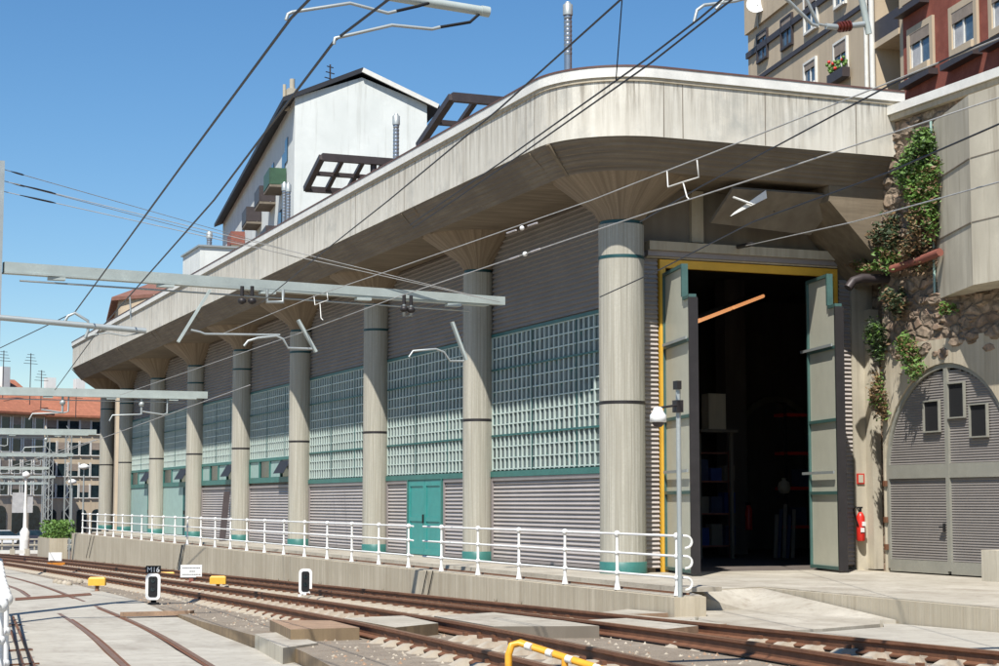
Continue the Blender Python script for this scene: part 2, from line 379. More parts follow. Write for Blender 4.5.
# long rust-stained kerb line running beside the rail posts
b_ = MB(); b_.box(13.78, 13.86, 26.2, 90, 0.021, 0.05); b_.box(14.2, 14.9, 27.0, 91, 0.021, 0.10, 1)
struct(b_.build('kerb', ['rust', 'concrete_floor']))
# ramp and the low slab at its foot
b_ = MB()
A, B, Cc, D, E_ = (14.42, 27.48, 0.0), (16.38, 28.2, 0.0), (16.30, 23.9, -0.31), (15.0, 24.6, -0.31), (15.45, 27.2, -0.31)
b_.add([A, B, Cc, D, E_, (A[0], A[1], -0.9), (B[0], B[1], -0.9), (Cc[0], Cc[1], -0.9), (D[0], D[1], -0.9), (E_[0], E_[1], -0.9)],
       [(0, 4, 1), (1, 4, 2), (4, 3, 2), (0, 5, 9, 4), (4, 9, 8, 3), (3, 8, 7, 2), (2, 7, 6, 1)])
struct(b_.build('ramp', 'concrete_floor'))
b_ = MB(); b_.prism([(12.62, 22.5), (14.2, 22.7), (15.6, 23.3), (16.33, 24.4), (16.35, 28.1), (13.5, 28.1), (13.41, 25.85), (12.62, 25.85)][::1], -0.95, -0.315)
struct(b_.build('pavement', 'concrete_floor'))
b_ = MB(); b_.prism([(12.75, 2), (16.0, 2), (16.2, 18), (16.32, 24.3), (15.6, 23.2), (14.2, 22.6), (12.75, 22.4)], -0.95, lambda x, y: g(y)+0.0)
struct(b_.build('pavement', 'concrete_pave'))
# raised service deck on the hillside side: hill behind the retaining wall
b_ = MB()
hx = [(23.6, 9.9), (30, 10.4), (45, 12.5), (80, 20), (200, 45)]
vs = []; hy = [-10, 25, 60, 100, 132]
for y in hy:
    for x, z in hx: vs.append((x, y, z))
n = len(hx)
fs = [(j*n+i, j*n+i+1, (j+1)*n+i+1, (j+1)*n+i) for j in range(len(hy)-1) for i in range(n-1)]
b_.add(vs, fs)
for a_, c_ in ((-10, 35.4), (62.4, 132)): b_.add([(23.6, a_, -5), (23.6, c_, -5), (23.6, c_, 9.9), (23.6, a_, 9.9)], [(0, 3, 2, 1)])
b_.add([(23.6, 132, -5), (200, 132, -5), (200, 132, 45), (80, 132, 20), (45, 132, 12.5), (30, 132, 10.4), (23.6, 132, 9.9)], [(0, 1, 2, 3, 4, 5, 6)])
struct(b_.build('hill', 'soil'))
# ================================================================ TRACKS
def lerp_path(pts, n=40):
    out = []
    for (a, b) in zip(pts, pts[1:]):
        k = max(2, int(math.dist(a, b)/1.2))
        out += [tuple(a[i]+(b[i]-a[i])*t/k for i in range(3)) for t in range(k)]
    return out+[pts[-1]]
def smooth(pts, it=3):
    for _ in range(it):
        q = [pts[0]]
        for a, b in zip(pts, pts[1:]):
            q += [tuple(a[i]*.75+b[i]*.25 for i in range(3)), tuple(a[i]*.25+b[i]*.75 for i in range(3))]
        pts = q+[pts[-1]]
    return pts
PROF = [(u*1.18, w*1.18) for u, w in [(-.032, 0), (.032, 0), (.034, -.03), (.012, -.045), (.010, -.115), (.06, -.135), (.06, -.15), (-.06, -.15), (-.06, -.135), (-.010, -.115), (-.012, -.045), (-.034, -.03)]]
def rail_mb(pts):
    mb = MB(); vs = []; n = len(PROF)
    for i, p in enumerate(pts):
        a = Vector(pts[max(i-1, 0)]); b = Vector(pts[min(i+1, len(pts)-1)]); d = (b-a); d.z = 0; d.normalize(); r = Vector((d.y, -d.x, 0))
        for u, w in PROF: vs.append((p[0]+r.x*u, p[1]+r.y*u, p[2]+w))
    for i in range(len(pts)-1):
        for k in range(n):
            mb.add([], []); k2 = (k+1) % n
            mb.f.append((i*n+k, (i+1)*n+k, (i+1)*n+k2, i*n+k2)); mb.m.append(1 if k == 0 else 0); mb.sm.append(False)
    mb.v = [tuple(v) for v in vs]
    mb.f.append(tuple(range(n))); mb.m.append(0); mb.sm.append(False)
    mb.f.append(tuple((len(pts)-1)*n+k for k in range(n-1, -1, -1))); mb.m.append(0); mb.sm.append(False)
    return mb
def on(pts, h=0.185, fn=g): return smooth([(p, s, fn(s)+h) for p, s in pts])
def trk(label, rails, cs, group='railway tracks past the workshop'):
    t = thing('railway_track', (cs[0][0], cs[0][1], g(cs[0][1])), label, 'track', group)
    for r in rails: rail_mb(on(r)).build('rail', ['rust', 'rail_top'], t)
    return t
def interp(pts, s):
    for (a, sa), (b, sb) in zip(pts, pts[1:]):
        if s <= sb: return a+(b-a)*(s-sa)/(sb-sa)
    return pts[-1][0]
# one twin-block style sleeper: two sloped humps joined by a low web, with clips
def sleeper_mb(clip=True):
    m = MB()
    m.box(-1.0, 1.0, -.12, .12, -.2, -.022)
    for s in (-1, 1):
        c = .56*s
        m.hexa([(c-.34, -.13, -.0245), (c+.34, -.13, -.0245), (c+.34, .13, -.0245), (c-.34, .13, -.0245)], [(c-.20, -.085, .055), (c+.20, -.085, .055), (c+.20, .085, .055), (c-.20, .085, .055)])
        for q in (-.1, .1): m.box(c+q-.025, c+q+.025, -.05, .05, .055, .10, 1)
    return m
SLP = sleeper_mb()
def sleepers(t, cline, s0, s1, step, skip=()):
    mesh = None; s = s0; k = 0
    while s < s1 and k < 100:
        if not any(a < s < b for a, b in skip):
            c = interp(cline, s); d = interp(cline, s+.5)-c
            if mesh is None:
                o = SLP.build('sleeper', ['sleeper_concrete', 'rust'], t, local=True); mesh = o.data
            else:
                o = bpy.data.objects.new('sleeper', mesh); C.objects.link(o); o.parent = t
            o.location = Vector((c, s, g(s)))-Vector(t.location); o.rotation_euler.z = -math.atan2(d, .5)+random.uniform(-.01, .01)
            k += 1
        s += step
    far = MB()                                  # beyond the hundredth they are too small to tell apart
    while s < s1:
        c = interp(cline, s); z = g(s); far.box(c-1, c+1, s-.12, s+.12, z-.1, z+.03); s += step
    tag(far.build('sleeper', 'sleeper_concrete', t), kind='stuff')
R1 = [(12.3, -2), (12.2, 16), (12.1, 22), (12.2, 41), (12.15, 57), (12.3, 75), (12.2, 95), (11.3, 118), (8.5, 150)]
R1b = [(8.8, -2), (10.0, 13), (10.45, 16.7), (10.75, 19.5), (10.95, 23), (11.08, 30), (11.12, 40), (11.1, 57), (11.2, 75), (11.1, 95), (10.2, 118), (7.4, 150)]
t1 = trk('running line directly below the platform wall, nearest the columned building', [R1, R1b], [(11.65, 40)])
sleepers(t1, [((a+b)/2, s) for (a, s), b in (((12.2, 10), 11.0), ((12.15, 25), 11.0), ((12.2, 60), 11.1), ((12.25, 100), 11.15))], 14.5, 92, .70, [(21.4, 26.6)])
CR = [(6.3, -2), (7.6, 11), (8.3, 16.4), (8.95, 22), (9.35, 28), (9.55, 35), (9.7, 49), (9.85, 65), (9.9, 90), (9.2, 115), (6.5, 145)]
DR = [(5.1, -2), (6.45, 11), (7.15, 17), (7.75, 24), (8.05, 30), (8.3, 38), (8.5, 49), (8.65, 65), (8.75, 90), (8.1, 115), (5.4, 145)]
t2 = trk('middle track with pale sleeper ends showing beside the paving', [CR, DR], [(8.9, 40)])
cl2 = [((interp(CR, s)+interp(DR, s))/2, s) for s in (5, 15, 20, 25, 30, 40, 50, 65, 90, 120)]
sleepers(t2, cl2, 14.2, 92, .70, [(23.6, 26.9)])
# embedded track in the paved strip
def onslab(pxs): return [at_f(x, y, slab, 0.0)[:2] for x, y in pxs]
Epx = onslab([(15, 578), (50, 588), (85, 602.5), (122, 617), (160, 634.7), (209, 665)])
Fpx = onslab([(15, 587), (30, 598.7), (66, 617.6), (94.7, 638.5), (123, 666)])
Ept = sorted([(3.3, 2), (3.8, 10)]+Epx+[(7.0, 75), (7.3, 92)], key=lambda a: a[1])
Fpt = sorted([(2.2, 2), (2.8, 10)]+Fpx+[(5.9, 75), (6.2, 92)], key=lambda a: a[1])
t3 = thing('railway_track', (4, 30, slab(30)), 'track with both rails set flush in the pale paving', 'track', 'railway tracks past the workshop')
for P_ in (Ept, Fpt):
    pth = smooth([(p, s, slab(s)+0.012) for p, s in P_])
    rail_mb(pth).build('rail', ['rust', 'rail_top'], t3)
for P_, sg in ((Ept, -1), (Fpt, 1)):             # dark flangeway beside each rail
    m = MB(); pth = smooth([(p, s, slab(s)+0.004) for p, s in P_]); vs = []
    for p in pth: vs += [(p[0]+.035*sg, p[1], p[2]), (p[0]+.09*sg, p[1], p[2])]
    m.add(vs, [(2*i, 2*i+1, 2*i+3, 2*i+2) if sg > 0 else (2*i+1, 2*i, 2*i+2, 2*i+3) for i in range(len(pth)-1)])
    m.build('flangeway', 'rust', t3)
# second check line at far left: two thin rails with ties by the white balustrade
t4 = thing('railway_track', (2.9, 22, slab(22)), 'narrow pair of dark guide bars on the paving right beside the white balustrade', 'track')
gp = [at_f(x, y, slab, 0.03) for x, y in ((13, 617), (24, 643), (34, 666))]; hp = [at_f(x, y, slab, 0.03) for x, y in ((11, 631), (18, 650), (23, 666))]
gd = (Vector(gp[-1])-Vector(gp[0])).normalized(); gp.append(tuple(Vector(gp[-1])+gd*6)); hp.append(tuple(Vector(hp[-1])+gd*6))
for q in (gp, hp): MB().tube(q, .022, 0, 6).build('bar', 'rust', t4)
for y in (625, 650, 664):
    a = Vector(at_f(13+(y-617)*.43, y, slab, .02)); MB().bar(a+Vector((-.5, -.05, 0)), a+Vector((.08, .03, 0)), .04, .02).build('tie', 'rust', t4)
# crossing planks between the rails
def slabthing(poly, top, thick, mats, name, label, cat, group=None, sidem=None):
    m = MB(); m.prism(poly, lambda x, y: top(x, y)-thick, top)
    if sidem is not None:
        for i in range(2, len(m.f)): m.m[i] = 1
        m.m[0] = 1
    o = m.build(name, mats); return tag(o, label, cat, group)
zt_ = lambda x, y: g(y)+0.15
GP = 'crossing panels laid between the rails'
slabthing([(6.55, 24.2), (7.55, 24.2), (7.75, 26.3), (6.95, 26.9)], zt_, .34, ['rust_plate', 'kerb_brown'], 'crossing_panel', 'thick rusty panel left of the middle line, next to the loose concrete block', 'panel', GP, 1)
slabthing([(8.02, 24.0), (8.95, 24.8), (9.22, 27.2), (8.12, 26.9)], zt_, .24, ['concrete_floor', 'kerb_brown'], 'crossing_panel', 'pale slab lying between the two rails of the middle line', 'panel', GP, 1)
slabthing([(9.35, 23.6), (10.72, 23.0), (10.85, 24.5), (10.9, 27.5), (9.6, 26.8)], zt_, .32, ['concrete_floor', 'concrete_shade'], 'crossing_panel', 'long wedge shaped slab with a deep pale side, between the middle and far lines', 'panel', GP, 1)
slabthing([(11.2, 21.9), (11.98, 22.4), (12.02, 24.8), (11.2, 24.6)], zt_, .10, ['concrete_floor', 'rust_plate'], 'crossing_panel', 'short brown edged panel between the rails of the far line', 'panel', GP, 1)
slabthing([(12.25, 22.7), (12.6, 22.7), (12.6, 25.9), (13.35, 26.0), (13.35, 27.5), (12.28, 26.5)], zt_, .10, ['concrete_floor', 'rust_plate'], 'crossing_panel', 'narrow panel at the foot of the ramp beyond the far line', 'panel', GP, 1)
# blocks at the kerb
p0 = [at_f(x, y, lambda s: g(s)+.01) for x, y in ((255, 634), (287, 631.5), (318, 643), (283, 648))]
slabthing([(q[0], q[1]) for q in (p0[3], p0[2], p0[1], p0[0])], lambda x, y: g(y)+.01, .34, ['concrete_floor', 'concrete_old'], 'concrete_block', 'weathered concrete block in front of the track bed kerb', 'block', None, 1)
slabthing([(5.75, 33.2), (5.8, 33.05), (7.0, 33.0), (7.15, 33.3)], lambda x, y: g(y)+.035, .08, ['rust_plate'], 'cable_trough', 'thin rusty trough cover crossing the paving behind the front dwarf signal', 'cover')
slabthing([at_f(x, y, slab)[:2] for x, y in ((15, 598.5), (90, 593.5), (92, 595.5), (15, 601))], lambda x, y: slab(y)+.012, .02, ['rust'], 'drain_channel', 'dark drain channel crossing the paved strip and its embedded rails', 'drain')
m = MB()
for k in range(2600):                           # ballast stones and debris thrown over the track bed
    s = 14+random.random()**1.6*46; lo = edge(s)+.15; p = random.uniform(lo, 13.2); q = random.uniform(.012, .034); z = g(s)-.02; a = random.uniform(0, 3)
    vs = [(p+q*math.cos(a+1.57*i)*random.uniform(.7, 1.2), s+q*math.sin(a+1.57*i)*random.uniform(.7, 1.2), z) for i in range(4)]+[(p+random.uniform(-.3, .3)*q, s+random.uniform(-.3, .3)*q, z+q*random.uniform(.7, 1.2))]
    m.add(vs, [(0, 1, 4), (1, 2, 4), (2, 3, 4), (3, 0, 4)], 0 if random.random() < .6 else 1)
tag(m.build('track_gravel', ['sleeper_concrete', 'rust_plate']), 'scattered stones and rusty crumbs lying over the track bed', 'gravel', kind='stuff')
m = MB()
for k in range(150):                            # small weeds in the joints by the platform wall
    s = random.choice((random.uniform(24, 60), random.uniform(60, 90))); p = random.choice((13.33, 12.95))+random.gauss(0, .05); z = g(s)-.02; h_ = random.uniform(.05, .16)
    for j in range(7):
        a = random.uniform(0, 6.28); d = Vector((math.cos(a)*.06, math.sin(a)*.06, h_)); w_ = Vector((-math.sin(a), math.cos(a), 0))*.012
        m.add([(p-w_.x, s-w_.y, z), (p+w_.x, s+w_.y, z), (p+d.x, s+d.y, z+d.z)], [(0, 1, 2)], 0 if j % 3 else 1)
tag(m.build('weeds', ['leaf_dark', 'leaf_dry']), 'small weeds growing along the foot of the platform wall', 'weeds', kind='stuff')
# ================================================================ WORKSHOP BUILDING
W = thing('workshop_building', (16.8, 34.8, 0), 'long concrete railway workshop with round mushroom columns, overhanging fascia and glass block windows', 'building')
PW = 17.1; NC = 8
CS = [34.8+8.78*i for i in range(NC)]+[102.6]
CX_ = 16.8; SE = 102.6; RO = 2.0; ZB, ZT = 9.2, 10.72
# column with capital and bands
def column(i, s):
    r = .5 if i == 0 else .41; o0 = (0, 0, 0)
    m = MB(); m.lathe([(r, 0.021), (r, 7.6)], o0, 0, 48)
    c = m.build('column', 'concrete_column', W, True); c.location = (0 if i == 0 else .03, s-CS[0], 0)
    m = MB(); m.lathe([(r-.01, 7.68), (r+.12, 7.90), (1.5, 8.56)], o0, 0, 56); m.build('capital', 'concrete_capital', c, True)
    m = MB(); m.lathe([(r-.03, 7.60), (r-.03, 7.68)], o0, 0, 40); m.build('neck_ring', 'teal_dark', c, True)
    m = MB(); m.lathe([(r+.006, 6.84), (r+.006, 6.91)], o0, 0, 48); m.build('ring', 'teal_dark', c, True)
    m = MB(); m.lathe([(r+.004, 3.66), (r+.004, 3.73)], o0, 0, 48); m.build('ring', 'dark_steel', c, True)
    m = MB(); m.lathe([(r+.015, .02), (r+.015, .26), (r+.005, .27)], o0, 0, 48); m.build('base_band', 'teal_frame', c, True)
for i, s in enumerate(CS): column(i, s)
# roof edge outline (rounded both ends)
def outline(r, x1=23.0):
    pts = [(x1, CS[0]-r)]
    for k in range(17):
        a = -math.pi/2-math.pi/2*k/16; pts.append((CX_+r*math.cos(a), CS[0]+r*math.sin(a)))
    for k in range(17):
        a = math.pi-math.pi/2*k/16; pts.append((CX_+r*math.cos(a), SE+r*math.sin(a)))
    return pts+[(x1, SE+r)]
def wallstrip(m, out, z0, z1, mi=0, flip=False):
    vs = [(x, y, z0) for x, y in out]+[(x, y, z1) for x, y in out]; n = len(out)
    m.add(vs, [(i, i+1, n+i+1, n+i) if flip else (i+1, i, n+i, n+i+1) for i in range(n-1)], mi)
def band(name, mat, r0, z0, r1, z1, x1=23.0):
    """solid ring of section r0..r1 (r1<r0) between z0 and z1"""
    m = MB(); o, i_ = outline(r0, x1), outline(r1, x1); n = len(o)
    vs = [(x, y, z0) for x, y in o]+[(x, y, z1) for x, y in o]+[(x, y, z1) for x, y in i_]+[(x, y, z0) for x, y in i_]
    fs = []
    for k in range(n-1):
        for a in range(4):
            b = (a+1) % 4; fs.append((a*n+k+1, a*n+k, b*n+k, b*n+k+1))
    fs += [(0, n, 2*n, 3*n), (3*n+n-1, 2*n+n-1, n+n-1, n-1)]
    m.add(vs, fs); return m.build(name, mat, W)
fas = band('fascia', 'concrete_fascia', RO, ZB, RO-.22, 10.45, 22.75)
# thin recessed formwork joints on the fascia
m = MB()
def fj(s, w=.02): m.box(CX_-RO-.004, CX_-RO+.05, s-w/2, s+w/2, ZB+.01, 10.42)
for k in range(15):
    fj(CS[0]+.0+4.39*k+.15); fj(CS[0]+4.39*k+.62, .012)
def fe(x, w=.02): m.box(x-w/2, x+w/2, CS[0]-RO-.004, CS[0]-RO+.05, ZB+.01, 10.42)
for x in (CX_+.05, CX_+.5, 19.3, 21.6): fe(x)
m.build('joint', 'concrete_shade', fas)
cop = band('coping', 'white_trim', RO+.07, 10.45, RO-.3, 10.66, 22.85)
band('coping_flashing', 'brown_trim', RO+.085, 10.662, RO-.3, 10.70, 22.87)
band('drip_course', 'concrete_wall', RO+.035, 10.37, RO+.0015, 10.446, 22.8)
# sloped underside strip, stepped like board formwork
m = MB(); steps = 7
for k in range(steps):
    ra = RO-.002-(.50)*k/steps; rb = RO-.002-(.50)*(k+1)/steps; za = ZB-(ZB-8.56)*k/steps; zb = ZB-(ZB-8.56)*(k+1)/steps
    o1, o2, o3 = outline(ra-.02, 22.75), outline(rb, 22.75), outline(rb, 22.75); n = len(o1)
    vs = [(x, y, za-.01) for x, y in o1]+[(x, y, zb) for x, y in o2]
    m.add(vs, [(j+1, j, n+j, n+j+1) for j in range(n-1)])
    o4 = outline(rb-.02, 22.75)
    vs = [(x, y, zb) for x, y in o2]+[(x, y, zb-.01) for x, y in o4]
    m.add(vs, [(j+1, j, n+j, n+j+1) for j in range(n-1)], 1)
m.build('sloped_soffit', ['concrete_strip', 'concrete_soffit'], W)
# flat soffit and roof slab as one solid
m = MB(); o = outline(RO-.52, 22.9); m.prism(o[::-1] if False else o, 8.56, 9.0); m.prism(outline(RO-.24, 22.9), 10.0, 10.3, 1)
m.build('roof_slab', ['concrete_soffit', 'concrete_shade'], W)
# ribs on sloped strip above every column
for s in CS:
    for ds in (-.5, .5): MB().bar((CX_-RO+.03, s+ds, ZB-.03), (CX_-1.42, s+ds*.7, 8.55), .10, .05).build('rib', 'concrete_soffit', W)
# louvre helper: sawtooth slats on plane x = px (facing -x) or y = py (facing -y)
def louvres(m, axis, pos, a0, a1, z0, z1, pitch=.1, dep=.045, mi=0):
    n = max(1, int((z1-z0)/pitch)); pt = (z1-z0)/n
    for k in range(n):
        z = z0+k*pt
        if axis == 'x': vs = [(pos, a0, z), (pos, a1, z), (pos-dep, a1, z+pt*.22), (pos-dep, a0, z+pt*.22), (pos, a0, z+pt), (pos, a1, z+pt)]
        else: vs = [(a0, pos, z), (a1, pos, z), (a1, pos-dep, z+pt*.22), (a0, pos-dep, z+pt*.22), (a0, pos, z+pt), (a1, pos, z+pt)]
        f = [(0, 1, 2, 3), (3, 2, 5, 4)]
        m.add(vs, f if axis == 'x' else [q[::-1] for q in f], mi)
# side wall core (solid, behind the cladding)
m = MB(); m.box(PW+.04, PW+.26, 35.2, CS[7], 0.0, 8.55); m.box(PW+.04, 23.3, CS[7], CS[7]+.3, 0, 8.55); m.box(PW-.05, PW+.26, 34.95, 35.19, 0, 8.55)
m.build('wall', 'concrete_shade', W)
M_ = .2875
for i in range(7):
    s0, s1 = CS[i]+.36, CS[i+1]-.36
    if i == 0: s0 = CS[0]+.30
    m = MB(); louvres(m, 'x', PW+.03, s0, s1, 5.95, 8.54, .12, .07)
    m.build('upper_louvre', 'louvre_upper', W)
    lowtop = 2.18
    far = i >= 5; win = i >= 3
    # glass block wall
    zb0 = 2.38 if not win else 3.27
    fr = MB()
    z = zb0; nrow = round((5.85-zb0)/M_)
    fr_h = []
    for k in range(nrow+1):
        zz = 5.85-k*M_
        fr.box(PW-.02, PW+.02, s0, s1, zz-.016, zz+.016)
    ncol = round((s1-s0)/.29)
    for k in range(ncol+1):
        ss = s0+(s1-s0)*k/ncol
        fr.box(PW-.025, PW+.015, ss-.025, ss+.025, zb0-.02, 5.87)
    wn = fr.build('glass_block_window', 'block_joint', W)
    m = MB()
    for k in range(nrow):
        for j in range(ncol):
            a = s0+(s1-s0)*j/ncol+.03; b = s0+(s1-s0)*(j+1)/ncol-.03; z1 = 5.85-k*M_-.03; z0 = z1-M_+.06
            ja = random.uniform(-.006, .006); jb = random.uniform(-.006, .006)
            m.add([(PW+.018+ja, a, z0), (PW+.018-ja, b, z0), (PW+.018+jb, b, z1), (PW+.018-ja, a, z1)], [(0, 3, 2, 1)])
    m.build('glass_blocks', 'glass_block', wn)
    m = MB(); m.box(PW+.022, PW+.038, s0, s1, zb0-.02, 5.87); m.build('backing', 'transom', wn)
    m = MB()
    for zz, h in ((5.90, .04), (4.99, .022), (3.27, .024)) if not win else ((5.90, .04), (4.99, .022)):
        m.box(PW-.045, PW-.027, s0, s1, zz-h, zz+h)
    for q in range(1, 3):
        ss = s0+(s1-s0)*q/3; m.box(PW-.04, PW-.028, ss-.012, ss+.012, zb0, 5.84)
    m.build('transom', 'transom', wn)
    if not win:
        m = MB(); m.box(PW-.07, PW+.03, s0, s1, 2.20, 2.345); m.build('sill', 'teal_frame', wn)
    else:
        # opening casements below the glass blocks
        wf = MB(); n = 5 if not far else 4
        L = s1-s0
        wf.box(PW-.06, PW+.0, s0, s1, 2.30, 2.50); wf.box(PW-.06, PW+.0, s0, s1, 3.13, 3.245)
        for k in range(n+1):
            ss = s0+L*k/n; wf.box(PW-.055, PW-.003, max(s0, ss-.05), min(s1, ss+.05), 2.501, 3.129)
        w = wf.build('casement_window', 'teal_frame', W)
        for k in range(n):
            a = s0+L*k/n+.06; b = s0+L*(k+1)/n-.06
            m = MB(); m.box(PW-.01, PW+.02, a, b, 2.51, 3.12)
            opened = (k in (1, 3))
            o_ = m.build('pane', 'glass_dark' if opened or k % 2 else 'teal_pale', w)
        # tilted open sash
        m = MB(); a = s0+L*1/n+.08; b = s0+L*2/n-.08
        m.hexa([(PW-.35, a, 2.62), (PW-.33, a, 2.62), (PW-.33, b, 2.62), (PW-.35, b, 2.62)], [(PW-.07, a, 3.10), (PW-.05, a, 3.10), (PW-.05, b, 3.10), (PW-.07, b, 3.10)])
        m.build('open_sash', 'dark_steel', w)
    # lower cladding
    if far:
        dm = s0+(s1-s0)*.32; dw = 1.35
        m = MB(); m.box(PW-.03, PW+.03, s0, dm-dw/2, .05, 2.28); m.box(PW-.03, PW+.03, dm+dw/2, s1, .05, 2.28)
        m.build('lower_panel', 'teal_pale', W)
        d = MB(); d.box(PW-.02, PW+.02, dm-dw/2+.03, dm+dw/2-.03, .03, 2.26); dd = d.build('door', 'teal_dark', W)
        m = MB(); m.box(PW-.045, PW-.021, dm-dw/2, dm+dw/2, 2.262, 2.297)
        for e in (-1, 1): m.box(PW-.045, PW-.021, dm+e*dw/2-.035, dm+e*dw/2+.035, .03, 2.26)
        m.build('door_frame', 'teal_frame', dd)
        m = MB(); m.box(PW-.09, PW-.03, dm+.35, dm+.4, 1.0, 1.18); m.build('handle', 'black', dd)
        continue
    doors = []
    if i == 1: doors = [(47.02, 49.88)]
    segs = []; cur = s0
    for a, b in doors: segs.append((cur, a-.12)); cur = b+.12
    segs.append((cur, s1))
    for a, b in segs:
        m = MB(); louvres(m, 'x', PW+.03, a+.08, b-.08, .12, 2.10, .1, .05)
        lp = m.build('lower_louvre', 'louvre', W)
        m = MB(); m.box(PW-.05, PW+.03, a, b, 2.10, 2.195); m.box(PW-.05, PW+.03, a, a+.08, .05, 2.10); m.box(PW-.05, PW+.03, b-.08, b, .05, 2.10); m.box(PW-.05, PW+.03, a+.08, b-.08, .05, .12)
        m.build('trim', 'louvre_frame', lp)
    for a, b in doors:
        mid = (a+b)/2
        m = MB(); m.box(PW-.03, PW+.0, a, b, .03, 2.2); d = m.build('door', 'teal', W)
        m = MB(); m.box(PW-.08, PW-.031, a-.07, a, .02, 2.2); m.box(PW-.08, PW-.031, b, b+.07, .02, 2.2); m.box(PW-.08, PW-.031, a-.07, b+.07, 2.202, 2.28); m.build('door_frame', 'teal_frame', d)
        for x0, x1 in ((a+.02, mid-.02), (mid+.02, b-.02)):
            m = MB()
            for q0, q1, z0, z1 in ((x0, x0+.12, .05, 2.18), (x1-.12, x1, .05, 2.18), (x0+.12, x1-.12, .05, .22), (x0+.12, x1-.12, 2.02, 2.18), (x0+.12, x1-.12, 1.0, 1.12)):
                m.box(PW-.055, PW-.031, q0, q1, z0, z1)
            m.build('door_leaf', 'teal', d)
        m = MB(); m.box(PW-.10, PW-.06, mid+.03, mid+.08, .95, 1.2); m.build('handle', 'black', d)
    if i == 4:
        pass
# leaning plank by the wall in the fifth bay
m = MB(); a = at_p(137+80, 555, 16.3); 
# end wall (facing the camera) with the tall door opening
DL, DR_, DH = 17.98, 22.35, 6.82; ES = 35.1
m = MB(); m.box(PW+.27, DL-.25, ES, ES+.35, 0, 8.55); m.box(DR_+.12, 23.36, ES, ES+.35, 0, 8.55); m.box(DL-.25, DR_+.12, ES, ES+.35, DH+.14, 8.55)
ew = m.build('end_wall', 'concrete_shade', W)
m = MB(); m.box(18.65, 18.95, ES-.12, ES-.002, DH+.55, 8.54); m.build('pilaster', 'concrete_wall', W)
m = MB(); m.box(17.5, 23.2, ES-.30, ES-.002, DH+.30, DH+.50); m.box(17.5, 22.9, ES-.22, ES-.002, DH+.18, DH+.296, 1); m.box(17.5, 22.8, ES-.16, ES-.002, DH+.142, DH+.176, 0)
m.build('lintel', ['concrete_wall', 'louvre_frame'], W)
m = MB(); m.box(DL-.14, DL-.001, ES-.12, ES-.005, 0.02, DH+.12); m.box(DL, DR_, ES-.12, ES-.005, DH-.06, DH+.12); m.box(DR_+.001, DR_+.10, ES-.12, ES-.005, .02, DH+.12)
m.build('door_frame', 'yellow', W)
m = MB(); louvres(m, 'y', ES-.02, CX_+.42+.05, DL-.17, .1, 7.1, .10, .06); m.build('narrow_louvre', 'louvre', W)
m = MB(); louvres(m, 'y', ES-.06, 22.50, 22.79, .1, 6.7, .10, .05); m.build('narrow_louvre', 'louvre', W)
# haunch between canopy and hillside
m = MB(); m.prism([(21.2, 33.3), (22.9, 33.3), (22.9, 35.05), (21.2, 35.05)], lambda x, y: 8.2-(x-21.2)*1.0, 8.555); m.build('haunch', 'concrete_soffit', W)
# hall interior
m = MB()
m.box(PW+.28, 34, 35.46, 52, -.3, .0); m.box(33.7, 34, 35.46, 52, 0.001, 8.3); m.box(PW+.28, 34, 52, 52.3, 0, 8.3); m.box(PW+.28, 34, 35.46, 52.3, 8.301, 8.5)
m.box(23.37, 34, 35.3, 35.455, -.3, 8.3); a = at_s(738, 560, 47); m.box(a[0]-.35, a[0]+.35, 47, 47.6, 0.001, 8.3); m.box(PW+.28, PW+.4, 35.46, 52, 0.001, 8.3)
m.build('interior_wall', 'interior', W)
m = MB(); N_ = 16; cx_ = at_s(775, 560, 51.8)[0]; r0_, r1_ = 1.3, 1.5
for k in range(N_):
    a0_, a1_ = math.pi*k/N_, math.pi*(k+1)/N_
    P4 = [(cx_+rr*math.cos(aa), 3.6+rr*math.sin(aa)) for rr, aa in ((r0_, a0_), (r1_, a0_), (r1_, a1_), (r0_, a1_))]
    m.hexa([(x, 51.6, z) for x, z in P4], [(x, 51.9, z) for x, z in P4])
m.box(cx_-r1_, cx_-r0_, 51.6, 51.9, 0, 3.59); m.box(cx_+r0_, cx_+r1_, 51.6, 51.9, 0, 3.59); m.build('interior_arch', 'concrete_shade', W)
a = at_s(784, 486, 43.9); m = MB()
m.lathe([(.02, -.22), (.14, -.2), (.19, -.05), (.15, .1), (.05, .17), (.08, .22)], (a[0], a[1], a[2]), 0, 12); tag(m.build('sack', 'concrete_wall'), 'pale tied sack hanging by the red rack inside the hall', 'sack')
a = at_s(786, 535, 43.0); m = MB()
for k in range(5): m.bar((a[0]-.35+.14*k, 43.0+.05*(k % 2), .0), (a[0]-.1+.14*k, 43.3, 1.2+.15*(k % 3)), .1, .05, k % 2)
tag(m.build('leaning_boards', ['concrete_shade', 'cloth_dark']), 'bundle of pale and dark boards leaning below the red rack inside the hall', 'boards')
a = at_s(748, 520, 46.9); t_ = thing('fire_extinguisher', (a[0], 46.85, a[2]-.3), 'dim red extinguisher on the pillar deep inside the hall', 'extinguisher')
m = MB(); m.lathe([(.1, 0), (.11, .05), (.11, .6), (.05, .75)], (a[0], 46.85, a[2]-.3), 0, 12); m.build('cylinder', 'red', t_)
m = MB(); m.box(a[0]-.08, a[0]+.06, 46.8, 46.9, a[2]+.45, a[2]+.52); m.build('valve', 'black', t_)
sh = thing('storage_shelf', at_s(705, 560, 44), 'dim shelving stacked with blue and pale boxes on the left inside the hall', 'shelf')
x0, _, _ = at_s(697, 560, 44); x1, _, _ = at_s(722, 560, 44)
m = MB()
for z in (.3, 1.2, 2.1, 2.9): m.box(x0, x1+.3, 44, 44.5, z, z+.05)
for x in (x0, x1+.25): m.box(x, x+.05, 44, 44.05, 0, 3.0)
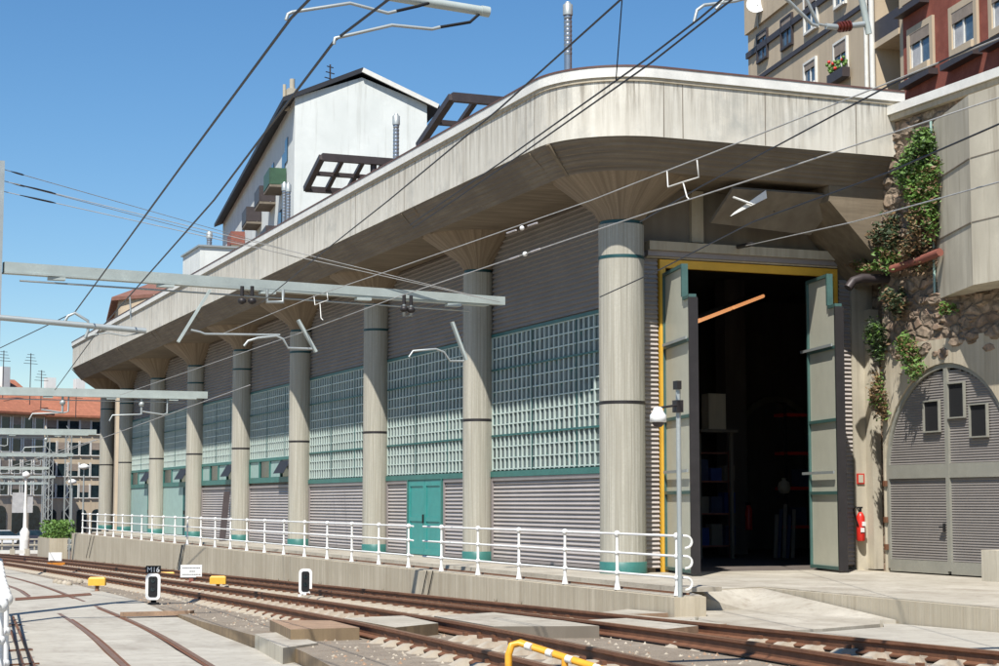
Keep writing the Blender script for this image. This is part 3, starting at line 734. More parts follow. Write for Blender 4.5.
m.build('frame', 'red_pipe', sh)
for k, z in enumerate((.35, 1.25, 2.15)):
    for j in range(3):
        m = MB(); a = x0+.08+j*.42; m.box(a, a+.34, 44.05, 44.4, z, z+random.uniform(.35, .6)); tag(m.build('storage_box', ('blue_dull', 'concrete_shade', 'cloth_dark')[(k+j) % 3]), 'dull box on the shelving just inside the left of the hall', 'box', 'boxes on the dim shelving')
a = at_s(718, 430, 43); m = MB(); m.box(a[0]-.28, a[0]+.25, 43, 43.4, a[2]+.02, a[2]+1.0); tag(m.build('wall_cabinet', 'concrete_wall'), 'pale wall cabinet high up inside the hall', 'cabinet')
m = MB(); m.box(a[0]-.55, a[0]+.6, 42.95, 43.5, a[2]-.06, a[2]+.015); m.box(a[0]-.5, a[0]-.42, 43.2, 43.3, 0, a[2]-.06); m.box(a[0]+.5, a[0]+.58, 43.2, 43.3, 0, a[2]-.06); tag(m.build('bracket_shelf', 'concrete_shade'), 'bracket shelf on posts carrying the pale cabinet inside the hall', 'shelf')
sh2 = thing('storage_rack', at_s(800, 560, 44), 'dim rack with red shelf edges on the right inside the hall', 'shelf')
m = MB(); x0 = at_s(787, 560, 44)[0]
for z in (.8, 1.9, 2.9, 4.0): m.box(x0, x0+2.6, 44, 44.6, z, z+.09)
m.build('shelf', 'red', sh2)
m = MB(); m.box(x0, x0+.07, 44, 44.07, 0, 4.4); m.build('post', 'dark_steel', sh2)
for z, q in ((.9, .2), (2.0, .5), (3.0, 1.0)):
    m = MB(); m.box(x0+q, x0+q+.5, 44.05, 44.5, z, z+.5); tag(m.build('storage_box', 'cloth_dark'), 'box on the red edged rack at the right of the hall', 'box', 'boxes on the red rack')
lt = thing('ceiling_light', at_s(732, 308, 46), 'long warm lit tube lamp under the hall ceiling', 'lamp')
a, b = Vector(at_s(698, 321, 36.6)), Vector(at_s(763, 296, 39.5)); mid = (a+b)/2
MB().tube([a, mid-(b-a)*.02], .05, 0, 8).build('tube', 'lamp_tube', lt); MB().tube([mid+(b-a)*.02, b], .05, 0, 8).build('tube', 'lamp_tube', lt)
MB().bar(a+Vector((0, 0, .1)), b+Vector((0, 0, .1)), .14, .07).build('housing', 'dark_steel', lt)
# tall door leaves, notched for the overhead wire
def leaf(hinge, free, label_, mir=False):
    hx, hy = hinge; fx, fy = free; d = Vector((fx-hx, fy-hy, 0)); L = d.length; d.normalize(); nrm = Vector((-d.y, d.x, 0))
    if nrm.x > 0: nrm = -nrm                      # towards -x, the side seen
    zb = 0.06; z1 = 5.85; z2 = 6.62; L2 = L*.74
    def P(u, w, z): return (hx+d.x*u+nrm.x*w, hy+d.y*u+nrm.y*w, z)
    def slab_(m, u0, u1, w0, w1, z0, z1, mi=0):
        m.hexa([P(u0, w0, z0), P(u1, w0, z0), P(u1, w1, z0), P(u0, w1, z0)], [P(u0, w0, z1), P(u1, w0, z1), P(u1, w1, z1), P(u0, w1, z1)], mi)
    m = MB(); slab_(m, .01, L-.01, -.06, .02, zb+.01, z1); slab_(m, .01, L2-.01, -.06, .02, z1+.001, z2-.01)
    o = m.build('door_leaf', 'door_panel', W); o['label'] = label_
    m = MB(); t0, t1 = .022, .075
    slab_(m, 0, .06, t0, t1, zb, z2); slab_(m, L-.08, L, -.08, t1, zb, z1+.05); slab_(m, L2-.07, L2, -.065, t1, z1+.06, z2)
    zs = [zb+.05, 1.75, 3.35, 4.95, z2-.05]
    for z in zs[:-1]: slab_(m, .061, L-.081, t0, t1-.004, z-.035, z+.035)
    slab_(m, .061, L2-.071, t0, t1-.004, z2-.07, z2); slab_(m, L2+.002, L-.081, -.06, t1-.004, z1-.02, z1+.045)
    m.build('leaf_frame', 'leaf_frame', o)
    m = MB(); slab_(m, L+.002, L+.05, -.10, .10, zb, z1-.02); m.build('shaded_edge', 'dark_steel', o)  # thick leaf edge, its shade put into the dark colour
    for z in (2.2, 5.0):
        m = MB(); slab_(m, -.35 if mir else .12, L-.2, .078, .11, z-.03, z+.03); m.build('bolt_bar', 'galv', o)
leaf((17.98, 35.0), (17.46, 32.75), 'left tall door leaf standing open beside the yellow frame')
leaf((21.68, 35.0), (21.28, 33.15), 'right tall door leaf standing open beside the fire extinguisher', True)
# hanging awning box below the canopy
aw = thing('awning_window', (20.2, 34.2, 8.0), 'dark open top hung window with white end plates under the canopy above the tall door', 'window')
a1, a2, a3 = at_s(735, 222, 34.2), at_s(767, 192, 33.6), at_s(840, 197, 33.6)
m = MB(); q = at_s(776, 229, 34.4)
m.hexa([(a1[0]-.5, 34.4, a1[2]-.02), (q[0]+.9, 34.4, a1[2]-.15), (q[0]+1.0, 34.5, a1[2]-.09), (a1[0]-.5, 34.5, a1[2]+.02)],
       [(a2[0]-.9, 33.5, a2[2]), (a3[0]-.0, 33.5, a3[2]), (a3[0]-.0, 33.55, a3[2]+.05), (a2[0]-.9, 33.55, a2[2]+.05)])
m.build('sash', 'concrete_shade', aw)
m = MB(); w0, w1, w2, w3 = at_s(735, 212, 33.45), at_s(766, 190, 33.45), at_s(767, 198, 33.45), at_s(731, 216, 33.45)
m.add([w0, w1, w2, w3]+[(x, y+.04, z) for x, y, z in (w0, w1, w2, w3)], [(3, 2, 1, 0), (4, 5, 6, 7), (0, 1, 5, 4), (1, 2, 6, 5), (2, 3, 7, 6), (3, 0, 4, 7)]); m.build('end_plate', 'white_paint', aw)
m = MB(); w0, w1, w2 = at_s(829, 201, 33.45), at_s(838, 195, 33.45), at_s(838, 201, 33.45)
m.add([w0, w1, w2]+[(x, y+.04, z) for x, y, z in (w0, w1, w2)], [(2, 1, 0), (3, 4, 5), (0, 1, 4, 3), (1, 2, 5, 4), (2, 0, 3, 5)]); m.build('end_plate', 'white_paint', aw)
MB().tube([at_s(733, 197, 33.4), at_s(752, 204, 33.4)], .025).build('stay', 'white_paint', aw)
MB().tube([(20.2, 34.0, 8.0), (20.2, 34.0, 8.56)], .02).build('hanger', 'dark_steel', aw)
# ================================================================ ROOF-TOP THINGS
def flue(x, y0, y1, p, r, lab):
    a = at_p(x, y0, p); b = at_p(x, y1, p)
    t = thing('flue_pipe', (a[0], a[1], 10.25), lab, 'flue', 'flues on the workshop roof')
    m = MB(); zt = b[2]; m.tube([(a[0], a[1], 10.25), (a[0], a[1], zt-.5)], r, 0, 14); m.build('pipe', 'flue_metal', t)
    m = MB(); z = zt-1.5
    while z < zt-.35: m.lathe([(r, 0), (r+.008, .03), (r+.008, .07), (r, .1)], (a[0], a[1], z), 0, 14); z += .13
    m.build('collar', 'flue_metal', t)
    m = MB(); m.lathe([(r+.03, -.35), (r+.03, -.05), (r*.7, 0), (r*.6, .04)], (a[0], a[1], zt), 0, 14); m.build('cap', 'galv', t)
flue(568, 62, 3, 20, .11, 'tall ribbed flue rising over the rounded roof corner'); flue(396, 158, 115, 19, .10, 'ribbed flue in front of the white gable wall')
flue(209, 262, 232, 19, .13, 'small flue beside the white penthouse at the far end of the roof')
flue(284, 225, 183, 19, .09, 'thin twin flue near the balconied side of the white house, left pipe'); flue(288, 222, 184, 19, .09, 'thin twin flue near the balconied side of the white house, right pipe')
def grid(tl, tr, bl, p, nbar, post, lab):
    t0 = Vector(at_p(*tl, p)); 
    # bottom corner further away and lower on the same vertical plane x = p
    b0 = Vector(at_p(*bl, p)); w = 4.6
    t = thing('roof_grille', (p, t0.y, 10.25), lab, 'grille', 'steel grilles on the roof')
    dx = Vector((w, 0, 0)); tr_ = t0+dx; br = b0+dx
    m = MB(); m.bar(t0, tr_, .2, .26); m.bar(b0, br, .2, .2); m.bar(t0, b0, .2, .2); m.bar(tr_, br, .2, .2)
    m.build('frame', 'brown_steel', t)
    m = MB()
    for k in range(1, nbar): m.bar(t0+dx*k/nbar, b0+dx*k/nbar, .15, .14)
    mid = (t0+b0)/2; m.bar(mid, mid+dx, .2, .14); m.build('bars', 'brown_steel', t)
    m = MB()
    for q in (t0+dx*post, t0+dx): m.tube([(q.x, q.y+.1, 10.25), (q.x, q.y+.1, q.z+.15)], .12, 0, 10)
    m.build('post', 'brown_steel', t)
grid((322, 157), (386, 163), (306, 189), 17.0, 6, .42, 'dark steel grille standing against the white gable wall')
grid((452, 97), (495, 98), (419, 146), 17.5, 6, .44, 'dark steel grille seen against blue sky, nearest the rounded corner')
ph = thing('roof_penthouse', (19, 92, 10.2), 'small white roof hut with a teal base at the far end of the roof', 'penthouse')
a = at_p(183, 257, 18.0); m = MB(); m.box(18.0, 19.9, a[1]-4, a[1], 12.0, a[2]); m.build('wall', 'render_white', ph)
m = MB(); m.box(18.05, 19.85, a[1]-3.9, a[1]-.1, 10.25, 12.0); m.build('base', 'teal_frame', ph)
m = MB(); m.box(17.9, 20.0, a[1]-4.1, a[1]+.1, a[2], a[2]+.08); m.build('roof', 'galv', ph)
# ================================================================ RAILING ON THE PLATFORM
rl = thing('platform_railing', (13.62, 58, 0), 'long white three rail balustrade with ball joints on the platform edge', 'railing')
PR = 13.55
def post(m, x, y, z0, h=.97):
    m.lathe([(.062, 0), (.055, .03), (.03, .16), (.026, h-.05)], (x, y, z0+.02), 0, 10)
    for hz, r in ((h, .058), (.64*h/.97, .048), (.29*h/.97, .052)): m.ball((x, y, z0+.02+hz), r, 0, 10)
pst = [26.05+2.262*k for k in range(29)]
for s in pst:
    m = MB(); post(m, PR, s, 0); m.build('post', 'white_paint', rl)
for h in (.97, .64, .29):
    m = MB()
    m.tube([(PR, pst[0], h+.02), (PR, 38.6, h+.02)], .021, 0, 8); m.tube([(PR, 39.3, h+.02), (PR, pst[-1], h+.02)], .021, 0, 8)
    m.build('rail', 'white_paint', rl)
    m = MB(); c = Vector((PR+.17, 25.98, h+.02-.1)); m.tube([(PR, pst[0], h+.02), (PR+.1, pst[0]-.02, h+.02)]+[tuple(c+Vector((.12*math.sin(k*.4)-.05, 0, .1*math.cos(k*.4)))) for k in range(9)], .022, 0, 8)
    m.build('end_curl', 'white_paint', rl)
# ---- near balustrade at the left edge
nl = thing('balustrade', (2.6, 22, slab(22)), 'white balustrade with stacked ball joints running away at the left edge beside the paved strip', 'railing')
NB = [(.1075*s+.09*max(-.4, (33-s)/15)-.22*max(0, 18.6-s), s) for s in [10.2+1.62*k for k in range(16)]]
prev = None
for k, (p, s) in enumerate(NB):
    z = slab(s); m = MB(); m.lathe([(.10, 0), (.07, .05), (.05, .2), (.035, .95)], (p, s, z), 0, 12)
    for hz, r in ((1.0, .078), (.66, .06), (.32, .06)): m.ball((p, s, z+hz), r, 0, 14)
    m.build('post', 'white_paint', nl)
    if prev:
        for hz in (1.0, .66, .32): MB().tube([(prev[0], prev[1], slab(prev[1])+hz), (p, s, z+hz)], .025, 0, 8).build('rail', 'white_paint', nl)
    prev = (p, s)
# ================================================================ RETAINING WALL, GATE, BOX
XW = 22.6
rw = thing('retaining_wall', (XW, 33, 0), 'tall rubble stone retaining wall with concrete lower part beside the tall door', 'wall')
gs, gr, gz_ = 31.2, 2.26, 2.22
m = MB(); m.box(XW+.02, 23.6, 28, 33.45, 5.0, 9.99); m.box(23.38, 23.9, 33.46, 35.44, -3, 9.98); m.box(23.38, 23.9, 62.4, 134, -3, 9.98); m.box(XW+.02, 23.6, 0, 28, 6.2, 9.99)
# bulging courses so the outline is uneven
st = m.build('stonework', 'rubble', rw)
m = MB()
for k in range(230):
    s = random.uniform(29.0, 33.4); z = random.uniform(4.6, 9.9); w = random.uniform(.12, .34); h = w*random.uniform(.35, .7); d = random.uniform(.03, .10); n = 7
    ring = [(s+w*math.cos(6.283*q/n)*random.uniform(.75, 1.1), z+h*math.sin(6.283*q/n)*random.uniform(.75, 1.1)) for q in range(n)]
    vs = [(XW+.03, a, b) for a, b in ring]+[(XW+.02-d, s+(a-s)*.7, z+(b-z)*.7) for a, b in ring]
    m.add(vs, [tuple(range(n, 2*n))]+[(q, (q+1) % n, n+(q+1) % n, n+q) for q in range(n)])
m.build('stones', 'rubble', rw)
m = MB(); m.box(XW-.12, 23.7, 10, 40, 9.995, 10.12); m.box(XW-.18, XW-.0, 10, 33.0, 10.13, 10.32, 1)
m.build('coping', ['concrete_wall', 'white_trim'], rw)
# lower concrete part with the arched opening cut into it
m = MB(); N = 24; pts = []
arc = [(gs+gr*math.cos(math.pi*k/N), gz_+gr*math.sin(math.pi*k/N)) for k in range(N+1)]   # from far (gs+gr) to near
ztop = 5.0
prof = [(gs+gr, -1)]+arc+[(gs-gr, -1)]
for (sa, za), (sb, zb) in zip(arc, arc[1:]):
    m.add([(XW, sa, za), (XW, sb, zb), (XW, sb, ztop), (XW, sa, ztop)], [(0, 1, 2, 3)])
m.add([(XW, gs+gr, -1), (XW, gs+gr, ztop), (XW, 33.5, ztop), (XW, 33.5, -1), (23.5, 33.5, -1), (23.5, 33.5, ztop)], [(0, 1, 2, 3), (3, 2, 5, 4)]); m.add([(XW, 0, -1), (XW, 0, ztop+1.2), (XW, gs-gr, ztop+1.2), (XW, gs-gr, -1)], [(0, 1, 2, 3)])
m.add([(XW, gs-gr, ztop), (XW, gs-gr, ztop+1.2), (XW, 28, ztop+1.2), (XW, 28, ztop)], [(0, 1, 2, 3)])
for (sa, za), (sb, zb) in zip(prof, prof[1:]):
    m.add([(XW, sa, za), (XW+.35, sa, za), (XW+.35, sb, zb), (XW, sb, zb)], [(0, 1, 2, 3)])
m.add([(XW, 33.5, ztop), (XW+.1, 33.5, ztop), (XW+.1, 28, ztop), (XW, 28, ztop)], [(0, 1, 2, 3)])
m.build('concrete_face', 'concrete_wall', rw)
# stepped pier between the door and the gate
pr = thing('concrete_pier', (22.2, 34, 0), 'streaked concrete pier with plants on it between the tall door and the arched gate', 'pier')
m = MB(); m.box(22.80, 23.37, 34.96, 35.45, .0, 6.9); m.build('shaft', 'concrete_old', pr)
m = MB(); m.box(23.12, 23.36, 34.70, 34.955, .02, 6.0); m.build('rib', 'concrete_old', pr)
# arched gate
gt = thing('arched_gate', (XW+.1, gs, 0), 'big arched louvred metal gate in the wall at the right with three small vents', 'gate')
def arch_poly(r): return [(gs+r*math.cos(math.pi*k/N), gz_+r*math.sin(math.pi*k/N)) for k in range(N+1)]
m = MB(); a1, a2 = arch_poly(gr-.01), arch_poly(gr-.10)
for k in range(N):
    (p1, q1), (p2, q2), (p3, q3), (p4, q4) = a1[k], a1[k+1], a2[k+1], a2[k]
    m.hexa([(XW+.04, p1, q1), (XW+.04, p2, q2), (XW+.04, p3, q3), (XW+.04, p4, q4)], [(XW+.12, p1, q1), (XW+.12, p2, q2), (XW+.12, p3, q3), (XW+.12, p4, q4)])
m.box(XW+.04, XW+.12, gs+gr-.10, gs+gr-.01, .1, gz_-.001); m.box(XW+.04, XW+.12, gs-gr+.01, gs-gr+.10, .1, gz_-.001)
m.box(XW+.03, XW+.12, gs-.06, gs+.06, .1, gz_+gr-.11); m.box(XW+.035, XW+.12, gs+.061, gs+gr-.101, gz_-.16, gz_+.14); m.box(XW+.035, XW+.12, gs-gr+.101, gs-.061, gz_-.16, gz_+.14)
m.box(XW+.035, XW+.12, gs+.061, gs+gr-.101, .04, .30); m.box(XW+.035, XW+.12, gs-gr+.101, gs-.061, .04, .30)
m.build('frame', 'gate_metal', gt)
def arch_louvre(sa, sb, z0, z1, pitch=.055):
    m = MB(); n = int((z1-z0)/pitch)
    for k in range(n):
        z = z0+k*(z1-z0)/n; zz = z+(z1-z0)/n
        a, b = sa, sb
        if z > gz_:
            hw = math.sqrt(max(0, (gr-.1)**2-(zz-gz_)**2)); a = max(sa, gs-hw); b = min(sb, gs+hw)
        if b-a < .03: continue
        m.add([(XW+.10, a, z), (XW+.10, b, z), (XW+.08, b, z+.012), (XW+.08, a, z+.012), (XW+.10, a, zz), (XW+.10, b, zz)], [(0, 1, 2, 3), (3, 2, 5, 4)])
    return m
for sa, sb, z0, z1 in ((gs+.061, gs+gr-.101, .30, gz_-.16), (gs-gr+.101, gs-.061, .30, gz_-.16), (gs+.061, gs+gr-.05, gz_+.14, gz_+gr-.10), (gs-gr+.05, gs-.061, gz_+.14, gz_+gr-.10)):
    arch_louvre(sa, sb, z0, z1).build('louvre_panel', 'gate_slat', gt)
MB().box(XW+.11, XW+.16, gs-gr+.02, gs+gr-.02, .05, gz_+.3).build('backing', 'dark_steel', gt)
for x0, x1, y0, y1 in ((922, 939, 401, 433), (946, 964, 383, 419), (968, 987, 404, 438)):
    a = at_p(x0, y0, XW); b = at_p(x1, y1, XW)
    m = MB(); s1, s0 = a[1], b[1]; zt1, zt0 = a[2], at_p(x0, y1, XW)[2]
    m.box(XW+.0, XW+.06, s0, s1, zt0, zt0+.03); m.box(XW+.0, XW+.06, s0, s1, zt1-.03, zt1); m.box(XW, XW+.06, s0, s0+.03, zt0+.03, zt1-.03); m.box(XW, XW+.06, s1-.03, s1, zt0+.03, zt1-.03)
    v = m.build('vent', 'gate_metal', gt); MB().box(XW+.045, XW+.058, s0+.03, s1-.03, zt0+.03, zt1-.03).build('opening', 'black', v)
m = MB(); m.box(XW-.03, XW+.03, gs+.12, gs+.26, 1.0, 1.04); m.box(XW-.0, XW+.034, gs+.1, gs+.16, .92, 1.1); m.build('handle', 'black', gt)
m = MB()
for z in (.5, 1.1, 1.9): m.box(XW-.04, XW+.03, gs+gr-.06, gs+gr+.02, z, z+.12)
m.build('hinge', 'rust', gt)
# projecting concrete box
KX, KY, _ = at_z(973, 285, 5.85)
bx = [(XW+.0, 31.35), (KX, KY), (KX, 20.0), (XW+.0, 20.0)]
m = MB(); m.prism(bx[::-1], 5.85, 9.7)
pb = thing('projecting_bay', (22, 28, 5.85), 'pale weathered concrete box jutting out of the wall above the arched gate', 'bay'); m.build('wall', 'concrete_old', pb)
m = MB(); m.tube([(XW-.03, 31.40, 5.85), (XW-.03, 31.40, 9.75)], .03); m.build('edge_strip', 'teal_pale', pb)
m = MB()
for z in (7.1, 8.4):
    m.box(KX-.008, KX+.005, 20.0, KY-.02, z, z+.02)
    a = Vector((XW-.02, 31.32, z+.01)); b = Vector((KX-.005, KY, z+.01)); m.bar(a, b, .03, .02)
m.build('joint', 'concrete_shade', pb)
tag(MB().box(21.6, 22.55, 27.3, 28.75, 0.021, .62).build('concrete_block', 'concrete_old'), 'concrete block standing on the deck against the right part of the arched gate', 'block')
# pipes on the wall
m = MB(); m.tube([at_s(848, 288, 33.2), at_s(853, 281, 33.2), at_s(862, 278, 33.2), at_s(890, 279, 33.2), at_s(897, 283, 33.2), at_s(899, 290, 33.2), at_s(899, 345, 33.2), at_s(897, 380, 33.2)], .10, 0, 10)
tag(m.build('drain_pipe', 'brown_steel'), 'dark bent drain pipe against the stone wall right of the tall door', 'pipe')
m = MB(); m.tube([at_p(892, 269, 22.3), at_p(915, 262, 22.3), at_p(940, 252, 22.3)], .09, 0, 10); tag(m.build('drain_pipe', 'red_pipe'), 'reddish pipe slanting along the stone wall below the projecting box', 'pipe')
# fire extinguisher
fx, fy, fz = at_s(861, 541, 34.85)
fe_ = thing('fire_extinguisher', (fx, 34.85, fz), 'red fire extinguisher with white labels hanging on the concrete pier', 'extinguisher')
m = MB(); m.lathe([(.09, 0), (.10, .03), (.10, .55), (.06, .63), (.03, .66)], (fx, 34.85, fz), 0, 16); m.build('cylinder', 'red', fe_)
m = MB(); m.box(fx-.02, fx+.02, 34.83, 34.88, fz+.66, fz+.74); m.box(fx-.07, fx+.05, 34.83, 34.86, fz+.74, fz+.78); m.build('valve', 'black', fe_)
m = MB(); m.tube([(fx-.03, 34.85, fz+.66), (fx-.12, 34.83, fz+.78), (fx-.2, 34.83, fz+.72), (fx-.17, 34.81, fz+.55), (fx-.1, 34.79, fz+.35)], .015, 0, 6); m.build('hose', 'black', fe_)
m = MB()
for z, q in ((.34, .02), (.2, -.02)): m.box(fx-.05+q, fx+.05+q, 34.738, 34.748, fz+z, fz+z+.1)
m.build('sticker', 'white_paint', fe_)
a = at_s(861, 484, 34.93); m = MB(); m.box(a[0]-.10, a[0]+.10, 34.93, 34.955, a[2]-.0, a[2]+.24); m.box(a[0]-.065, a[0]+.065, 34.922, 34.929, a[2]+.03, a[2]+.21, 1)
tag(m.build('wall_sign', ['red', 'concrete_old']), 'small red bordered sign on the pier above the extinguisher', 'sign')
# CCTV pole
cp = thing('camera_pole', (13.72, 25.85, -.32), 'grey pole with a white dome camera at the end of the platform railing', 'pole')
m = MB(); m.tube([(13.55, 25.95, -.32), (13.55, 25.95, 3.46)], .040, 0, 12); m.build('pole', 'galv', cp)
a = at_s(679, 405, 25.88); c = at_s(658, 408, 25.88)
MB().tube([a, c], .02, 0, 8).build('arm', 'dark_steel', cp)
m = MB(); m.box(a[0]-.05, a[0]+.07, 25.86, 26.02, a[2]-.12, a[2]+.08); m.box(a[0]-.035, a[0]+.045, 25.87, 26.02, a[2]+.26, a[2]+.40); m.build('bracket', 'dark_steel', cp)
m = MB(); m.lathe([(.03, .02), (.07, 0), (.09, -.06), (.135, -.12), (.14, -.23), (.12, -.235)], (c[0], c[1], c[2]), 0, 18); dm = m.build('housing', 'white_paint', cp)
m = MB(); m.lathe([(.01, -.32), (.06, -.305), (.10, -.26), (.11, -.236)], (c[0], c[1], c[2]), 0, 18); m.build('dome', 'brown_steel', dm)
# ================================================================ PLANTS
def plant(cx, cy, cz, rx, ry, rz, n, mats, lab, hang=.3, size=.11, group='plants growing on the stone wall'):
    t = thing('wall_plant', (cx, cy, cz), lab, 'plant', group)
    m = MB(); clumps = [(random.gauss(0, .5), random.gauss(0, .5), random.gauss(0, .5)) for _ in range(9)]
    for k in range(n):
        c = random.choice(clumps)
        x = cx+rx*(c[0]*.8+random.gauss(0, .28)); y = cy+ry*(c[1]*.9+random.gauss(0, .28)); z = cz+rz*(c[2]*.9+random.gauss(0, .25))
        x = min(x, XW+.0)
        a = random.uniform(0, 6.28); e = random.uniform(-.9, .5); L = size*random.uniform(.6, 1.5); w = L*.42
        d = Vector((math.cos(a)*math.cos(e), math.sin(a)*math.cos(e), math.sin(e))); s = d.cross(Vector((random.gauss(0, 1), random.gauss(0, 1), random.gauss(0, 1)))).normalized()*w
        o = Vector((x, y, z)); m.add([o-d*L*.5, o+s*.5, o+d*L*.6, o-s*.5], [(0, 1, 2, 3)], 0 if random.random() < .72 else 1)
    m.build('foliage', mats, t)
    m = MB()
    for c in clumps[:6]: m.tube([(XW, cy, cz-rz*.3), (cx+rx*c[0]*.5, cy+ry*c[1]*.5, cz+rz*c[2]*.3), (cx+rx*c[0], cy+ry*c[1], cz+rz*c[2])], [.02, .012, .006], 0, 5)
    m.build('stem', 'leaf_dry', t)
def pl(x, y, w, h, n, mats, lab, size=.11):
    p = at_p(x, y, 22.3); k = math.hypot(p[0], p[1])/1775
    plant(p[0]+.05, p[1], p[2], .26, w*k*1.2, h*k, int(n*1.9), mats, lab, size=size*.85)
pl(920, 150, 14, 18, 900, ['leaf', 'leaf_dark'], 'bright green bush hanging high at the roof end beside the projecting box')
pl(918, 192, 18, 22, 1200, ['leaf', 'leaf_dry'], 'large green bush in the middle of the stone wall')
pl(920, 228, 12, 22, 900, ['leaf_dry', 'leaf_dark'], 'brown dry creeper below the large bush on the stone wall')
pl(926, 205, 12, 30, 1000, ['leaf', 'leaf_dry'], 'long trailing vine hanging right against the edge of the projecting box')
pl(896, 300, 9, 16, 500, ['leaf_dark', 'leaf_dry'], 'dark scrub behind the bent drain pipe')
pl(905, 170, 14, 20, 900, ['leaf', 'leaf_dark'], 'dense green ivy filling the gap between the canopy end and the upper stones')
pl(912, 255, 18, 14, 700, ['leaf_dry', 'leaf_dark'], 'brown withered creeper right above the reddish pipe')
pl(886, 262, 16, 8, 500, ['leaf', 'leaf_dry'], 'small green clump just above the bent drain pipe')
pl(860, 268, 12, 5, 300, ['leaf_dry', 'leaf'], 'reddish dry clump over the top right corner of the tall door')
pl(885, 232, 14, 20, 700, ['leaf_dark', 'leaf_dry'], 'dark ivy in the shaded corner under the canopy end')
pl(876, 345, 8, 22, 600, ['leaf_dark', 'leaf'], 'dark climber hanging on the pier below the bent pipe')
pl(910, 352, 14, 18, 800, ['leaf', 'leaf_dry'], 'green bush growing just left above the arched gate')
pl(876, 398, 7, 22, 450, ['leaf_dry', 'leaf'], 'brown trailing plant low on the pier left of the arched gate')
pl(946, 308, 4, 7, 120, ['leaf', 'leaf_dry'], 'tiny green tuft under the corner of the projecting box')
# ================================================================ SIGNALS AND SIGNS ON THE TRACKS
def text_(s, size, mat, parent, loc, rot, name='lettering'):
    cu = bpy.data.curves.new(name, 'FONT'); cu.body = s; cu.size = size; cu.align_x = 'CENTER'; cu.extrude = .002
    o = bpy.data.objects.new(name, cu); C.objects.link(o)
    bpy.context.view_layer.update()
    dg = bpy.context.evaluated_depsgraph_get(); me = bpy.data.meshes.new_from_object(o.evaluated_get(dg)); bpy.data.objects.remove(o)
    me.materials.clear(); me.materials.append(MATS[mat]); q = bpy.data.objects.new(name, me); C.objects.link(q); q.parent = parent; q.location = loc; q.rotation_euler = rot
    return q
def dwarf(loc, w, h, rz, lab, plate=None, low=None):
    t = thing('dwarf_signal', loc, lab, 'signal', None, rz)
    def rr(m, w, h, r, y0, y1, z0, mi=0):
        pts = []
        for cx, cz, a0 in ((w/2-r, r, -90), (w/2-r, h-r, 0), (-w/2+r, h-r, 90), (-w/2+r, r, 180)):
            for k in range(6): a = R(a0+90*k/5); pts.append((cx+r*math.cos(a), cz+r*math.sin(a)))
        n = len(pts); vs = [(x, y0, z0+z) for x, z in pts]+[(x, y1, z0+z) for x, z in pts]
        m.add(vs, [tuple(range(n)), tuple(range(2*n-1, n-1, -1))]+[((i+1) % n, i, n+i, n+(i+1) % n) for i in range(n)], mi)
    m = MB(); rr(m, w, h, .09, -.02, .0, .06); m.build('border', 'white_paint', t, True)
    m = MB(); rr(m, w-.12, h-.12, .05, -.03, -.021, .12); m.build('face', 'black', t, True)
    m = MB(); m.box(-w/2+.03, w/2-.03, .001, .2, .09, h+.02); m.box(-.05, .05, .05, .15, -.02, .09); m.box(-.1, .1, .0, .2, -.04, 0); m.build('housing', 'black', t, True)
    for z in (.22, .40):
        m = MB(); m.tube([(0, -.03, .06+z), (0, -.04, .06+z)], .045, 0, 14); m.tube([(0, -.03, .06+z+.055), (0, -.08, .06+z+.05)], .012, 1, 8); m.build('lens', ['glass_dark', 'black'], t, True)
    if plate:
        m = MB(); m.box(-w/2, w/2, -.01, .02, h+.07, h+.22); p = m.build('number_plate', 'black', t, True)
        text_(plate, .15, 'white_paint', p, (0, -.016, h+.09), (R(90), 0, 0))
    if low:
        for k in (-.12, .0, .16):
            m = MB(); m.box(k-.04, k+.04, -.05, -.01, -.02, .06); m.build('foot', 'white_paint', t, True)
    return t
dwarf((7.15, 37.4, g(37.4)+.02), .31, .55, R(-20), 'white bordered dwarf signal with a number plate on top', 'M16')
dwarf((11.0, 39.4, g(39.4)-.0), .30, .58, R(-20), 'dwarf signal in a white oval border without a plate, between the two running lines', None, True)
def ybox(loc, w, h, lab):
    t = thing('point_lamp', loc, lab, 'marker', 'yellow track markers')
    m = MB(); m.lathe([(.10, 0), (.05, .04), (.05, .16)], (0, 0, 0), 0, 10); m.build('foot', 'rust', t, True)
    m = MB(); m.hexa([(-w/2, -.1, .16), (w/2, -.1, .16), (w/2, .1, .16), (-w/2, .1, .16)], [(-w/2, -.1, .16+h), (w/2, -.1, .16+h), (w/2, .1, .16+h), (-w/2, .1, .16+h)])
    m.hexa([(-w/2, -.1, .161+h), (w/2, -.1, .161+h), (w/2, .1, .161+h), (-w/2, .1, .161+h)], [(-w/2+.04, -.07, .2+h), (w/2-.04, -.07, .2+h), (w/2-.04, .07, .2+h), (-w/2+.04, .07, .2+h)])
    m.build('lamp_box', 'yellow', t, True); t.rotation_euler.z = R(-20); return t
ybox((7.26, 45.3, g(45.3)), .42, .17, 'yellow marker box on a rusty foot at the edge of the paved strip')
ybox((10.6, 46.5, g(46.5)-.05), .42, .17, 'yellow marker box between the running lines below the white railing')
a = at_g(165, 577); ybox((a[0], a[1], a[2]-.1), .62, .06, 'flat orange yellow marker right beside the numbered dwarf signal')
a = at_g(56, 566.5); m = MB(); m.box(a[0]-.36, a[0]+.36, a[1]-.1, a[1]+.1, a[2]+.02, a[2]+.16); tag(m.build('marker_block', 'orange'), 'orange block under the far white board at the end of the platform wall', 'marker')
